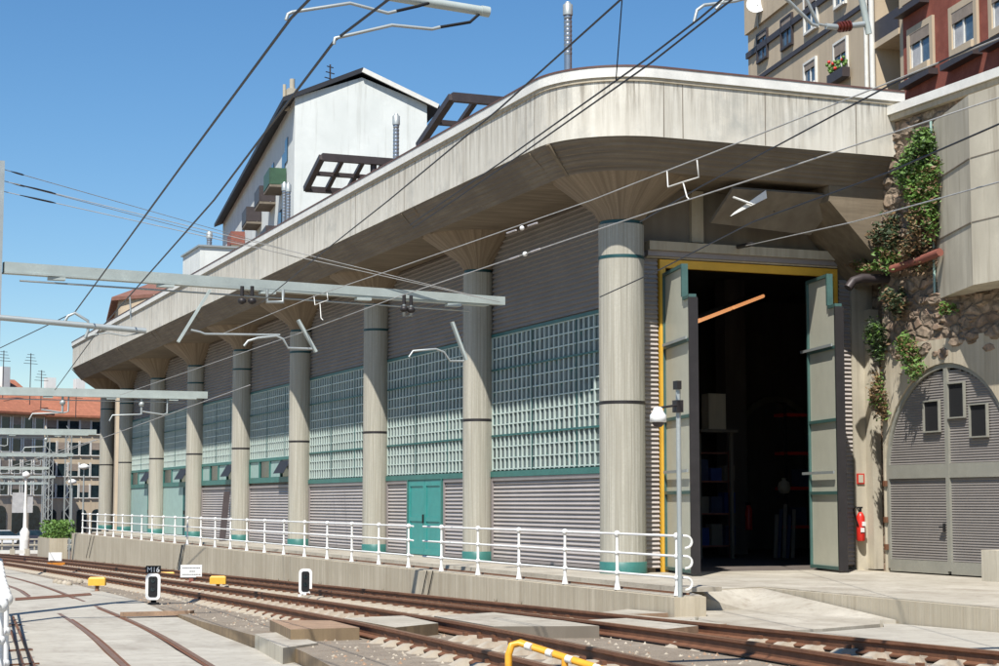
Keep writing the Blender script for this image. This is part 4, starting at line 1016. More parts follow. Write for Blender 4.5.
def board(x, y, w, h, lab, lines):
    a = at_g(x, y); t = thing('notice_board', a, lab, 'sign', None, R(-20))
    m = MB(); m.box(-w/2, w/2, -.01, .01, .16, .16+h); b = m.build('board', 'white_paint', t, True)
    m = MB(); m.box(-.06, .06, .011, .05, -.03, .16); m.box(-.2, .2, .011, .06, .0, .05); m.build('foot', 'red_pipe', t, True)
    m = MB()
    for z, q in lines:
        xx = -w/2+.06
        while xx < w/2-.08:
            L = random.uniform(.02, .05)
            if abs(xx) < q*w: m.box(xx, xx+L, -.014, -.011, .16+h*z, .16+h*z+.022)
            xx += L+.012
    m.build('lettering', 'dark_steel', b, True)
board(191, 583, .62, .36, 'white notice board with lines of small black writing between the rails', ((.72, .5), (.45, .12), (.2, .5)))
board(55, 564.5, .6, .38, 'blank white board far off at the end of the platform wall', ())
for x, y in ((55, 0), (0, 0)): pass
# row of small pale bollards / clips on the paving
for k, (x, y) in enumerate(((56, 583), (60, 584), (65, 584.5), (69, 585.5), (76, 582.5), (80, 583))):
    a = at_f(x, y, slab); m = MB(); m.lathe([(.09, 0), (.10, .05), (.05, .10), (.01, .11)], a, 0, 8); tag(m.build('paving_stud', 'sleeper_concrete'), 'small pale stud on the paving left of the yellow marker box', 'stud', 'pale studs on the paving')
# yellow tubular barrier, bottom edge
yb = thing('yellow_barrier', at_z(514, 690, -.25), 'yellow tubular barrier with reflective bands at the bottom edge', 'barrier')
k_ = 15.2
def pz(x, y, s=14.3): return at_s(x, y, s)
T0, T1 = Vector(pz(517, 643, 14.6)), Vector(pz(615, 674, 13.6))
ex = T1+(T1-T0)*.6; c0 = T0+Vector((-.06, 0, -.04))
m = MB(); m.tube([(T0.x-.08, T0.y, -.3), (T0.x-.08, T0.y, T0.z-.10), (T0.x-.05, T0.y, T0.z-.02), tuple(T0+Vector((.03, 0, .0))), tuple(T1), tuple(ex), (ex.x+.06, ex.y, ex.z-.06), (ex.x+.07, ex.y, -.3)], .033, 0, 12); m.build('frame', 'yellow_bar', yb)
m = MB(); q = T0+(T1-T0)*.50; m.tube([(q.x, q.y, -.3), (q.x, q.y, q.z)], .03, 0, 10); q2 = T0+(T1-T0)*1.1; m.tube([(q2.x, q2.y, -.3), (q2.x, q2.y, q2.z)], .03, 0, 10); m.build('post', 'yellow_bar', yb)
m = MB()
for f0 in (.1, .32, .52, .80): m.tube([tuple(T0+(T1-T0)*f0), tuple(T0+(T1-T0)*(f0+.06))], .0345, 0, 12)
m.build('reflector', 'white_trim', yb)
# cast shadow lines on the platform wall face, modelled as thin black tubes
for x, y0, y1, lab in ((91, 536, 558, 'thin modelled shadow lines down the platform wall near its far end'), (182, 545, 569, 'thin modelled shadow lines down the platform wall behind the white notice board'), (427, 571, 595, 'thin modelled shadow lines down the platform wall below the green door')):
    m = MB()
    for d in (0, 6 if x > 400 else 3): a = at_p(x+d, y0, 13.39); b = at_p(x+d-5, y1, 13.39); m.tube([a, b], .012, 0, 6)
    tag(m.build('wall_shadow_line', 'black'), lab, 'shadow_line')
# leaning plank in a lower bay
a = at_p(222, 543, 16.0); b = at_p(227, 492, 16.9); m = MB(); m.bar(a, b, .25, .06); tag(m.build('plank', 'brown_steel'), 'dark plank leaning against the louvred wall between far columns', 'plank')
# ================================================================ OVERHEAD LINE
GB = 'overhead line gantries across the tracks'
def gantry(s, xl, xr, z, pole_x, hp, lab, lattice=False, skew=0, h=.18, struts=()):
    t = thing('line_gantry', (pole_x, s, g(s)-.3), lab, 'gantry', GB)
    a = Vector((xl, s-skew, z)); b = Vector((xr, s+skew, z))
    m = MB(); m.bar(a, b, .16, h); m.bar(a+Vector((0, 0, -h/2-.02)), b+Vector((-.4, 0, -h/2-.02)), .22, .035); m.build('beam', 'galv_beam', t)
    m = MB()
    if lattice:
        for dx in (-.18, .18): m.bar((pole_x+dx, s, g(s)-.3), (pole_x+dx, s, hp), .08, .08)
        zz = g(s)
        while zz < hp-.5: m.bar((pole_x-.16, s, zz), (pole_x+.16, s, zz+.45), .04, .04); m.bar((pole_x+.16, s, zz+.45), (pole_x-.16, s, zz+.9), .04, .04); zz += .9
    else: m.bar((pole_x, s-skew, g(s)-.4), (pole_x, s-skew, hp), .22, .22)
    m.build('mast', 'galv', t)
    k = xl+1.4; w_ = 0
    while k < xr-.6 and s != 35.0:
        f = (k-xl)/(xr-xl); y = a.y+(b.y-a.y)*f; w_ += 1
        MB().tube([(k, y, z-h/2), (k, y, z-h/2-.55), (k-.15, y, z-h/2-.6), (k-.9, y, z-h/2-.5)], .03, 0, 6).build('drop_arm', 'galv', t); k += 3.4+.7*(w_ % 3)
    m = MB(); m.tube([a+Vector((.3, 0, -h/2-.16)), b+Vector((-.8, 0, -h/2-.16))], .018, 0, 6); m.build('rod', 'galv', t)
    k = xl+1.0
    while k < xr-.5:
        f = (k-xl)/(xr-xl); y = a.y+(b.y-a.y)*f
        MB().box(k-.16, k+.16, y-.09, y+.09, z-h/2-.10, z-h/2-.045).build('clamp', 'galv_beam', t); k += 2.15
    return t
g1 = gantry(35.0, 3.6, 14.45, 5.95, 3.45, 7.95, 'nearest grey line gantry whose long beam crosses in front of the columns', skew=.9)
# hanging parts of the nearest gantry
def S(x, y): return at_s(x, y, 34.6)
def hang(pts, r, mat, name, par): return MB().tube([S(*q) for q in pts], r, 0, 8).build(name, mat, par)
for q0_, q1_, w_ in (((210, 290), (178, 342), .09), ((298, 320), (316, 352), .12), ((452, 322), (466, 360), .12)): MB().bar(S(*q0_), S(*q1_), w_, .05).build('drop_post', 'galv_beam', g1)
hang([(191, 330), (200, 332), (205, 334), (280, 335)], .022, 'galv', 'registration_arm', g1)
hang([(244, 346), (248, 341), (258, 338), (276, 336), (283, 339), (288, 348), (314, 349)], .025, 'galv', 'registration_arm', g1)
hang([(409, 357), (413, 351), (436, 349), (444, 352), (450, 361), (464, 361)], .022, 'galv', 'registration_arm', g1)
for x, y in ((242, 301), (252, 301), (404, 309), (411, 310)):
    m = MB(); a = S(x, y); m.ball((a[0], a[1], a[2]), .09, 0, 12, .8); m.tube([(a[0], a[1], a[2]+.1), (a[0], a[1], a[2]+.3)], .04); m.build('insulator', 'dark_steel', g1)
for x0, x1, y in ((267, 283, 302), (404, 411, 316)):
    m = MB(); a, b = S(x0, y), S(x1, y); m.tube([(a[0], a[1], a[2]+.25), a, b, (b[0], b[1], b[2]+.25)], .035, 0, 8); m.build('hanger', 'galv', g1)
g2 = gantry(61.8, -1.5, 13.6, 5.32, -1.2, 7.0, 'second line gantry with an unbroken beam ending before the far columns', h=.24)
g3 = gantry(88, -4, 13.9, 4.98, -3.6, 6.5, 'third line gantry just behind the end of the platform railing', h=.26)
gantry(114, -8, 16.6, 4.55, 16.3, 6.0, 'lattice masted gantry beyond the building end, nearest of those on lattice masts', True, h=.2)
gantry(140, -10, 18.6, 4.2, 18.4, 6.5, 'lattice masted gantry in the middle distance', True, h=.2)
gantry(166, -12, 22.6, 3.9, 22.2, 6.2, 'lattice masted gantry further along the line', True, h=.2)
gantry(192, -14, 25.4, 3.6, 25, 6.5, 'farthest gantry in front of the orange roofed block', True, h=.2)
m = MB()
for gq, s, xs_ in ((g2, 61.8, (6, 8.6, 11.3)), (g3, 88, (5, 8.5, 11.5))):
    for x in xs_:
        m = MB(); z = 5.3 if s < 70 else 4.95
        m.tube([(x, s, z), (x, s, z-.7)], .04); m.ball((x, s, z-.35), .1, 0, 8); m.tube([(x, s, z-.7), (x-1.0, s, z-.75), (x-1.1, s, z-.95)], .025, 0, 6); m.build('registration_arm', 'galv', gq)
# tubular cantilever in the left foreground (ends at 146,331)
cb = thing('cantilever_arm', at_z(-40, 316, 5.0), 'thin horizontal tube arm reaching in from the left edge below the big beam', 'arm')
s_ = 30.5; q0, q1 = at_s(-60, 312, s_), at_s(146, 331, s_)
m = MB(); m.tube([q0, q1], .05, 0, 10); m.build('tube', 'galv', cb)
m = MB(); m.tube([at_s(65, 321, s_), at_s(68, 316, s_), at_s(75, 313, s_), at_s(88, 321, s_), at_s(88, 331, s_), at_s(85, 338, s_)], .025, 0, 8); m.tube([at_s(85, 338, s_), at_s(92, 335, s_), at_s(108, 333, s_), at_s(125, 336, s_), at_s(145, 332, s_)], .012, 0, 6); m.build('steady_arm', 'galv', cb)
m = MB(); m.tube([at_s(130, 297, s_), at_s(131, 320, s_)], .015, 0, 6); m.tube([(q0[0], s_, slab(s_)-.1), (q0[0], s_, q0[2]+.6)], .09, 0, 10); m.build('mast', 'galv', cb)
# top-left support: tube ending at 490,12 with two curved steady arms
tl = thing('cantilever_arm', at_s(440, 4, 12.6), 'thick grey tube with curved steady arms at the top left', 'arm')
s_ = 12.6; q0, q1 = at_s(-30, -72, s_), at_s(489, 12, s_)
m = MB(); m.tube([q0, q1], .038, 0, 14); m.tube([at_s(481, 10.5, s_), q1], .042, 0, 14); m.build('tube', 'galv_beam', tl)
m = MB(); m.tube([(q0[0], s_, slab(s_)-.1), (q0[0], s_, q0[2]+.4)], .11, 0, 12); m.build('mast', 'galv', tl)
for pts in ([(286, 20), (288, 14), (292, 12), (350, 3), (388, 13), (396, 11)], [(334, 44), (335, 38), (340, 37), (392, 25), (432, 29), (440, 27)]):
    MB().tube([at_s(*q, s_-.15) for q in pts], .013, 0, 8).build('steady_arm', 'galv', tl)
MB().tube([at_s(396, 11, s_-.15), at_s(418, 6, s_-.1), at_s(432, 2, s_)], .012, 0, 8).build('insulator', 'black', tl)
MB().tube([at_s(440, 27, s_-.15), at_s(470, 22, s_-.1), at_s(479, 14, s_)], .012, 0, 8).build('insulator', 'black', tl)
# top-right support
tr = thing('cantilever_arm', at_s(860, 0, 14.5), 'bent tubes with a dark red insulator at the top right', 'arm')
s_ = 14.5; T = lambda x, y: at_s(x, y, s_)
m = MB(); m.tube([T(845, -60), T(862, 0), T(869, 34)], .032, 0, 10); m.build('drop_post', 'galv_beam', tr)
m = MB(); m.tube([T(770, -14), T(790, 2), T(812, 24), T(818, 26)], .018, 0, 8); m.tube([T(800, -12), T(808, 2), T(818, 24), T(834, 27), T(838, 27)], .016, 0, 8); m.build('tube', 'galv', tr)
m = MB(); m.tube([T(837, 27), T(850, 26)], .035, 0, 12); [m.tube([T(839+3*k, 27-.4*k), T(840.4+3*k, 26.8-.4*k)], .055, 0, 14) for k in range(4)]; m.build('insulator', 'ceramic_red', tr)
m = MB(); m.tube([T(849, 26), T(864, 24)], .03, 0, 10); m.tube([T(826, 26), T(837, 27)], .03, 0, 10); m.build('socket', 'galv', tr)
m = MB(); m.tube([T(694, 22), T(697, 10), T(704, 5), T(735, 1), T(775, -10)], .016, 0, 8); m.tube([T(716, 9), T(724, 0), T(760, -8)], .016, 0, 8); m.build('steady_arm', 'galv', tr)
a, b = Vector(T(845, -60)), None
m = MB(); m.bar((-.2, s_, a[2]), (14.2, s_, a[2]), .15, .2); m.bar((-.2, s_, -.5), (-.2, s_, a[2]+.2), .2, .2); m.build('beam', 'galv_beam', tr)
# wires
def wire(pts, r, mat, lab, name='overhead_wire', cat='wire', sag=0.0, group='overhead wires'):
    P = []
    for a, b in zip(pts, pts[1:]):
        for k in range(6): P.append(tuple(Vector(a).lerp(Vector(b), k/6)+Vector((0, 0, -sag*4*(k/6)*(1-k/6)))))
    P.append(pts[-1]); return tag(MB().tube(P, r, 0, 6).build(name, mat), lab, cat, group)
Z = lambda z, *ps: [at_z(x, y, z) for x, y in ps]
wire([(3.0, -4, 5.0)]+Z(5.0, (291, 18), (180, 168), (75, 312), (0, 348)), .011, 'wire', 'dark contact wire crossing the sky from top left centre down to the thin tube arm')
wire([(4.2, -4, 5.0)]+Z(5.0, (335, 40), (214, 200), (95, 335), (55, 390)), .011, 'wire', 'dark contact wire just right of the first, running down past the white gable')
wire(Z(5.3, (640, -18), (500, 108), (389, 200), (332, 245), (262, 302)), .009, 'wire', 'dark wire from the top centre across the fascia to the middle of the big beam')
wire(Z(5.3, (735, -12), (700, 18), (645, 60), (500, 163), (410, 225)), .009, 'wire', 'upper wire of the close dark pair crossing the rounded fascia corner')
wire(Z(5.3, (744, -10), (708, 18), (652, 62), (503, 167), (413, 228)), .009, 'wire', 'lower wire of the close dark pair crossing the rounded fascia corner')
wire([at_z(622, 0, 5.9), at_z(616, 80, 5.3)], .006, 'wire', 'thin vertical dropper wire in front of the fascia corner')
wire(Z(5.5, (1040, 22), (750, 138), (592, 200), (400, 267), (320, 294), (222, 334)), .008, 'wire_grey', 'upper pale wire with an insulator passing in front of the second capital')
wire(Z(5.0, (1040, 84), (750, 180), (650, 212), (400, 296), (300, 333), (120, 395)), .008, 'wire_grey', 'lower pale wire with an insulator passing in front of the second column')
wire(Z(5.5, (999, 35), (890, 85), (700, 187), (640, 222)), .010, 'wire', 'dark wire running from the coping corner down across the right fascia')
wire(Z(5.2, (1040, 106), (887, 173), (753, 222), (655, 272), (600, 297)), .011, 'wire', 'thick dark wire over the projecting box and the canopy underside')
wire([at_s(1040, 170, 14), at_s(999, 182, 15), at_s(853, 222, 22), at_s(740, 247, 34.9)], .009, 'wire_grey', 'pale anchor wire ending at the concrete above the tall door')
MB().tube([at_s(752, 244, 33.5), at_s(737, 247, 34.9)], .05, 0, 8).build('wire_insulator', 'dark_steel')
tag(bpy.data.objects['wire_insulator'], 'dark insulator fixed to the concrete above the tall door', 'insulator')
for nm, z, xs2, lab in (('a', 5.5, (515, 522, 529), 'white ball insulator on the upper pale wire'), ('b', 5.0, (519, 525, 531), 'white ball insulator on the lower pale wire')):
    y0 = 228 if nm == 'a' else 254; t = thing('wire_insulator', at_z(xs2[1], y0, z), lab, 'insulator')
    q = at_z(xs2[1], y0, z); m = MB(); m.ball(q, .035, 0, 12); m.build('ball', 'white_paint', t)
    sl = 21/60. if True else 0
    for k in (-1, 1):
        a = Vector(at_z(xs2[1]+k*6, y0-k*6*.345, z)); b = Vector(at_z(xs2[1]+k*15, y0-k*15*.345, z)); MB().tube([a, b], .014, 0, 8).build('clamp', 'ceramic', t)
br = thing('wire_spreader', at_z(684, 190, 5.1), 'forked white bracket linking the two pale wires in front of the capital', 'bracket')
def zz(x, y):  # plane through the two wires near p = 9.55
    return at_p(x, y, 9.55)
MB().tube([zz(667, 171), zz(668, 187), zz(683, 182), zz(699, 177), zz(697, 160)], .009, 0, 6).build('fork', 'white_trim', br); MB().tube([zz(683, 182), zz(687, 197), zz(689, 199)], .009, 0, 6).build('stem', 'white_trim', br)
br = thing('wire_spreader', at_z(322, 310, 5.1), 'smaller forked bracket on the pale wires behind the big beam', 'bracket')
MB().tube([zz(314, 296), zz(315, 305), zz(320, 303), zz(328, 300), zz(327, 293)], .009, 0, 6).build('fork', 'white_trim', br); MB().tube([zz(320, 303), zz(321, 318), zz(323, 320)], .009, 0, 6).build('stem', 'white_trim', br)
# anchor wires from the mast of the nearest gantry
top = (3.45, 34.1, 7.8)
for k, (dz, tgt, tz) in enumerate(((0, (250, 237), 0), (-.22, (215, 240), 0), (-.22, (500, 305), 0), (-.42, (430, 300), 0))):
    a = (top[0]+.12, top[1], top[2]+dz)
    e = at_s(*((500, 302) if k in (2, 3) else (260, 245)), 35.6 if k in (2, 3) else 70)
    if k in (0, 1): e = at_s(330+30*k, 262+12*k, 62)
    wire([a, e], .008, 'wire_grey', ('top', 'second', 'third', 'lowest')[k]+' of four stay wires fanning out from the mast at the left edge', 'stay_wire')
    m = MB(); d = (Vector(e)-Vector(a)).normalized(); m.tube([tuple(Vector(a)+d*.3), tuple(Vector(a)+d*.6), tuple(Vector(a)+d*.9), tuple(Vector(a)+d*1.0)], [.008, .018, .018, .008], 0, 8); tag(m.build('stay_insulator', 'dark_steel'), ('top', 'second', 'third', 'lowest')[k]+' insulator beside the mast at the left edge', 'insulator', 'insulators by the left mast')
for (a, b, lab) in (((0, 470), (95, 440), 'faint far wire rising behind the third gantry'), ((0, 475), (250, 385), 'pale wire passing in front of the far columns'), ((40, 200), (0, 190), '')):
    if lab: wire([at_s(*a, 85), at_s(*b, 50)], .012, 'wire_grey', lab)
# ================================================================ BUILDINGS BEHIND
def basis(az):                                   # azimuth (deg) from +y towards +x
    return Vector((math.sin(R(az)), math.cos(R(az)), 0))
# --- white gabled house
wh = thing('gabled_house', tuple(Vector(at_d(295, 97, 100)[:2]+(8,))), 'white rendered gable end house rising behind the workshop roof, balconies down its left side', 'house')
P0 = Vector(at_d(295, 97, 100)); ze = P0.z; du = basis(8.0); dv = basis(98.0)
rg = ray(427, 110)
# right eave corner: P0 + dv*w on the ray direction
den = (rg[0]*dv.y-rg[1]*dv.x); wv = -(rg[0]*P0.y-rg[1]*P0.x)/den
Lh = 47; z0 = 6
q = P0+dv*wv/2; apz = at_d(357, 73, math.hypot(q.x, q.y))[2]
m = MB(); c = [P0, P0+dv*wv, P0+dv*wv+du*Lh, P0+du*Lh]
m.add([(v.x, v.y, z0) for v in c]+[(v.x, v.y, ze) for v in c]+[(q.x, q.y, apz-.25), ((q+du*Lh).x, (q+du*Lh).y, apz-.25)],
      [(0, 1, 5, 8, 4), (3, 0, 4, 7), (1, 2, 6, 5), (2, 3, 7, 9, 6)])
m.build('wall', 'render_white', wh)
m = MB()
for sd in (-1, 1):
    e = q+dv*sd*(wv/2+.7)-du*.25; ezz = ze-.25*(.7/(wv/2))*4; rz_ = apz
    a1, a2 = Vector((q.x, q.y, rz_))-du*.25, Vector((e.x, e.y, ze-.35))
    b1, b2 = a1+du*(Lh+.5), a2+du*(Lh+.5); tz = Vector((0, 0, .28))
    m.hexa([a1, a2, b2, b1], [a1+tz, a2+tz, b2+tz, b1+tz], 0)
m.build('roof', 'dark_eave', wh)
m = MB()
for sd in (1,):
    e = q+dv*sd*(wv/2+.6)-du*.32; m.bar((q-du*.32).to_tuple()[:2]+(apz+.12,), (e.x, e.y, ze-.16), .10, .26)
m.build('verge_board', 'white_trim', wh)
def hp_(u, w, z): v = P0+du*u+dv*w; return (v.x, v.y, z)
for k, (u, zz_, mt) in enumerate(((3.5, ze-4.6, 'green_paint'), (9, ze-4.7, 'brown_steel'), (17, ze-4.7, 'brown_steel'), (28, ze-4.7, 'red_pipe'), (38, ze-4.7, 'brown_steel'), (48, ze-4.7, 'red_pipe'), (5, ze-7.8, 'brown_steel'), (12, ze-7.8, 'red_pipe'), (20, ze-7.8, 'brown_steel'), (30, ze-7.8, 'red_pipe'), (41, ze-7.8, 'brown_steel'), (9, ze-10.8, 'red_pipe'), (18, ze-10.8, 'brown_steel'))):
    m = MB(); m.hexa([hp_(u, 0, zz_), hp_(u+3, 0, zz_), hp_(u+3, -1.0, zz_), hp_(u, -1.0, zz_)], [hp_(u, 0, zz_+.15), hp_(u+3, 0, zz_+.15), hp_(u+3, -1, zz_+.15), hp_(u, -1, zz_+.15)])
    b = m.build('balcony', 'concrete_shade', wh)
    m = MB(); m.bar(hp_(u, -1.0, zz_+.65), hp_(u+3, -1.0, zz_+.65), .05, .95); m.bar(hp_(u, -.03, zz_+.65), hp_(u, -.97, zz_+.65), .05, .95); m.bar(hp_(u+3, -.03, zz_+.65), hp_(u+3, -.97, zz_+.65), .05, .95); m.build('balustrade', mt, b)
    m = MB(); m.bar(hp_(u+.7, -.02, zz_+1.2), hp_(u+2.1, -.02, zz_+1.2), .06, 2.1); m.build('window', 'glass_dark', wh)
for u, zz_ in ((3, ze-2.4), (10, ze-2.6), (19, ze-2.6), (2.2, ze-6), (28, ze-2.6)):
    m = MB(); m.bar(hp_(u, -.02, zz_), hp_(u+1.2, -.02, zz_), .06, 1.4); m.build('window', 'glass_dark', wh)
m = MB(); v = P0+du*2.5+dv*.2; m.box(v.x-.4, v.x+.2, v.y-.4, v.y+.4, ze-.2, ze+1.0); m.tube([(v.x-.1, v.y-.15, ze+1.0), (v.x-.1, v.y-.15, ze+1.6)], .16, 0, 10); m.tube([(v.x-.5, v.y+.1, ze+.4), (v.x-.5, v.y+.1, ze+1.3)], .1, 0, 8); m.build('chimney', 'concrete_old', wh)
def antenna(loc, h, lab, n=4, w=.9, az=60):
    t = thing('tv_antenna', loc, lab, 'antenna', 'television antennas on the rooftops'); m = MB(); m.tube([loc, (loc[0], loc[1], loc[2]+h)], .05, 0, 6); m.build('mast', 'brown_steel', t)
    m = MB(); d = basis(az)
    for k in range(n):
        z = loc[2]+h-.15-k*.35; ww = w*(.6+.2*k); m.bar((loc[0]-d.x*ww/2, loc[1]-d.y*ww/2, z), (loc[0]+d.x*ww/2, loc[1]+d.y*ww/2, z), .05, .05)
    m.build('elements', 'brown_steel', t)
a = at_d(330, 86, 103); antenna((a[0], a[1], a[2]-.4), 1.7, 'small television antenna on the roof of the white gabled house', 3)
# --- brown roofed tower behind the far end
bt = thing('brown_roofed_house', at_d(140, 330, 128), 'low brown roofed house peeping above the far end of the fascia', 'house')
def T2(x, y, d=128): return Vector(at_d(x, y, d))
a, b = T2(118, 330), T2(200, 330, 122); a2, b2 = a+basis(8)*14, b+basis(8)*14
m = MB(); zt2 = T2(118, 298).z; m.hexa([(v.x, v.y, -1) for v in (a, b, b2, a2)], [(v.x, v.y, zt2) for v in (a, b, b2, a2)]); m.build('wall', 'render_beige', bt)
a, b = T2(111, 330), T2(210, 330, 122); a2, b2 = a+basis(8)*16, b+basis(8)*16; cc = (a+b+a2+b2)/4; zz1 = T2(111, 297).z
m = MB(); m.add([(v.x, v.y, zz1) for v in (a, b, b2, a2)]+[(v.x, v.y, zz1-.25) for v in (a, b, b2, a2)]+[(cc.x, cc.y, T2(160, 287).z+1)], [(0, 1, 8), (1, 2, 8), (2, 3, 8), (3, 0, 8), (7, 6, 5, 4), (0, 4, 5, 1), (1, 5, 6, 2), (2, 6, 7, 3), (3, 7, 4, 0)]); m.build('roof', 'roof_brown', bt)
# --- apartment block upper right
K0 = Vector(at_d(748, 35, 75)); dw = -basis(10.7); dn = basis(100.7)            # along the facade towards the camera; dn = into the block
def fpt(x, y, off=0.0):                          # pixel -> point on the facade plane
    r = ray(x, y); nrm = dn; base = K0-dn*off
    t = (base.x*nrm.x+base.y*nrm.y)/(r[0]*nrm.x+r[1]*nrm.y); return Vector((t*r[0], t*r[1], EYE+t*r[2]))
def fu(v): return (v-K0).dot(dw)
def fp(u, o, z): v = K0+dw*u-dn*o; return (v.x, v.y, z)
def fbox(m, u0, u1, o0, o1, z0, z1, mi=0):
    m.hexa([fp(u0, o0, z0), fp(u1, o0, z0), fp(u1, o1, z0), fp(u0, o1, z0)], [fp(u0, o0, z1), fp(u1, o0, z1), fp(u1, o1, z1), fp(u0, o1, z1)], mi)
ap = thing('apartment_building', tuple(K0.xy)+(12,), 'beige rendered apartment block with shuttered windows above the right end of the roof', 'building')
ur = fu(fpt(905, 50)); ug = fu(fpt(872, 50)); zr = K0.z
m = MB(); fbox(m, 0, ug, -12, 0, 9, zr+.0); m.build('wall', 'render_beige', ap)
m = MB(); fbox(m, -.1, ug, -12, .12, zr+.003, zr+1.6); fbox(m, -.06, ug, .002, .10, zr-1.05, zr-.8, 1); m.build('parapet', ['render_beige', 'brown_steel'], ap)
zl = fpt(800, 47).z; 
m = MB(); fbox(m, 0, ug, .002, .08, fpt(773, 68).z-.12, fpt(773, 68).z+.06); m.build('string_course', 'brown_steel', ap)
def fwin(x0, x1, y0, y1, par, blind=.3, frame='white_trim', shut=None, sill=True):
    a = fpt(x0, (y0+y1)/2); b = fpt(x1, (y0+y1)/2); u0, u1 = fu(a), fu(b); um = (u0+u1)/2
    xm = (x0+x1)/2; z1 = fpt(xm, y0).z; z0 = fpt(xm, y1).z
    m = MB(); fbox(m, u0, u1, .005, .02, z0, z1); w = m.build('window', 'glass_blue', par)
    m = MB(); t = .09
    fbox(m, u0-t, u0, .004, .10, z0-t, z1+t); fbox(m, u1, u1+t, .004, .10, z0-t, z1+t); fbox(m, u0, u1, .004, .10, z1, z1+t); fbox(m, u0, u1, .004, .14, z0-t, z0); fbox(m, um-.04, um+.04, .021, .05, z0, z1)
    m.build('frame', frame, w)
    if blind: m = MB(); fbox(m, u0+.02, u1-.02, .052, .075, z1-(z1-z0)*blind, z1-.01); m.build('blind', 'blind', w)
fwin(759, 768, 33, 59, ap, .15, 'brown_steel'); fwin(783, 793, 18, 46, ap, .35, 'brown_steel'); fwin(806, 818, -8, 30, ap, .3); fwin(836, 846, -30, 5, ap, .3)
fwin(806, 817, 62, 84, ap, .3); fwin(836, 848, 42, 72, ap, .4)
m = MB(); a = fpt(842, 76); u = fu(a); fbox(m, u-.5, u+1.0, .1, .4, a.z-.25, a.z+.1); fb = m.build('flower_box', 'brown_steel', ap)
m = MB(); 
for k in range(40): v = Vector(fp(u-.5+random.random()*1.4, .1+random.random()*.3, a.z+.1+random.random()*.5)); m.ball(v, .07, 0 if random.random() < .93 else 1, 6)
m.build('flowers', ['leaf', 'red'], fb)
m = MB(); v = fpt(856, 40); m.tube([fp(fu(v)+1.2, .12, 9), fp(fu(v)+1.2, .12, zr+1)], .08, 0, 8); v = fpt(865, 40); m.tube([fp(fu(v)+.9, .12, 9), fp(fu(v)+.9, .12, zr+1)], .1, 0, 8); m.build('downpipe', 'white_trim', ap)
# recessed balcony strip
gb = thing('apartment_building', fp(ug, 0, 12), 'narrow grey brown strip of the block with stacked recessed balconies, between beige and red fronts', 'building')
m = MB(); fbox(m, ug+.003, ur, -12, -1.3, 9, zr+2.5); fbox(m, ug+.003, ug+.35, -1.299, .0, 9, zr+2.5); fbox(m, ur-.4, ur, -1.299, .0, 9, zr+2.5); m.build('wall', 'render_beige', gb)
zf = fpt(890, 25).z; 
for k in range(-3, 4):
    z = fpt(890, 40).z+k*3.05; 
    if z < 9.5 or z > zr+2: continue
    m = MB(); fbox(m, ug+.35, ur-.4, -1.298, .05, z, z+.22); b = m.build('balcony', 'render_beige', gb)
    m = MB(); fbox(m, ug+.36, ur-.41, .0, .04, z+.221, z+.95); m.build('balustrade', 'brown_steel', b)
    m = MB(); fbox(m, ug+.6, ur-.7, -1.298, -1.25, z+.25, z+2.3); m.build('window', 'glass_blue', gb)
# red brick block
rb = thing('apartment_building', fp(ur, 0, 12), 'red brick apartment block with stone framed windows at the top right corner', 'building')
m = MB(); fbox(m, ur+.003, ur+16, -12, .06, 9, zr+4); m.build('wall', 'red_brick', rb)
for x0, x1, y0, y1 in ((914, 934, 29, 66), (956, 978, 7, 46), (908, 925, -45, -5), (996, 1020, -15, 25)):
    a = fpt(x0, (y0+y1)/2); b = fpt(x1, (y0+y1)/2); u0, u1 = fu(a), fu(b); xm = (x0+x1)/2; z1 = fpt(xm, y0).z; z0 = fpt(xm, y1).z
    m = MB(); fbox(m, u0-.05, u1+.05, .065, .08, z0, z1); w = m.build('window', 'glass_blue', rb)
    m = MB(); t = .22; fbox(m, u0-t, u0, .063, .16, z0-t, z1+t); fbox(m, u1, u1+t, .063, .16, z0-t, z1+t); fbox(m, u0, u1, .063, .16, z1, z1+t); fbox(m, u0, u1, .063, .26, z0-t, z0); m.build('surround', 'render_beige', w)
    m = MB(); um = (u0+u1)/2; fbox(m, um-.04, um+.04, .081, .12, z0, z1); fbox(m, u0, u1, .081, .11, z0, z0+.08); fbox(m, u0, u0+.08, .081, .11, z0+.08, z1); m.build('frame', 'white_trim', w)
    m = MB(); fbox(m, u0+.09, um-.05, .082, .09, z0+.1, z1-.5); m.build('curtain', 'curtain', w)
    m = MB(); fbox(m, u0+.0, u1, .121, .15, z1-(z1-z0)*.3, z1); m.build('blind', 'blind', w)
    m = MB(); fbox(m, u0-.4, u1+.4, .065, .4, z0-.55, z0-.35); m.build('ledge', 'brown_steel', rb)
# satellite dish
a = fpt(757, 3, .3); dsh = thing('satellite_dish', tuple(a), 'white satellite dish at the roof edge of the beige block', 'dish')
m = MB(); n = 16; ctr = Vector(a); ax = Vector((-.6, -.75, .3)).normalized(); u_ = ax.cross(Vector((0, 0, 1))).normalized(); v_ = ax.cross(u_)
vs = [tuple(ctr-ax*.12)]
for rr_, dd in ((.25, -.08), (.45, 0)):
    vs += [tuple(ctr+ax*dd+(u_*math.cos(2*math.pi*k/n)+v_*math.sin(2*math.pi*k/n))*rr_) for k in range(n)]
m.add(vs, [(0, 1+k, 1+(k+1) % n) for k in range(n)]+[(1+k, 1+n+k, 1+n+(k+1) % n, 1+(k+1) % n) for k in range(n)], 0, True); m.build('dish', 'white_paint', dsh)
MB().tube([tuple(ctr-ax*.1), tuple(ctr-ax*.1+Vector((.2, .3, -.9)))], .04).build('bracket', 'galv', dsh)
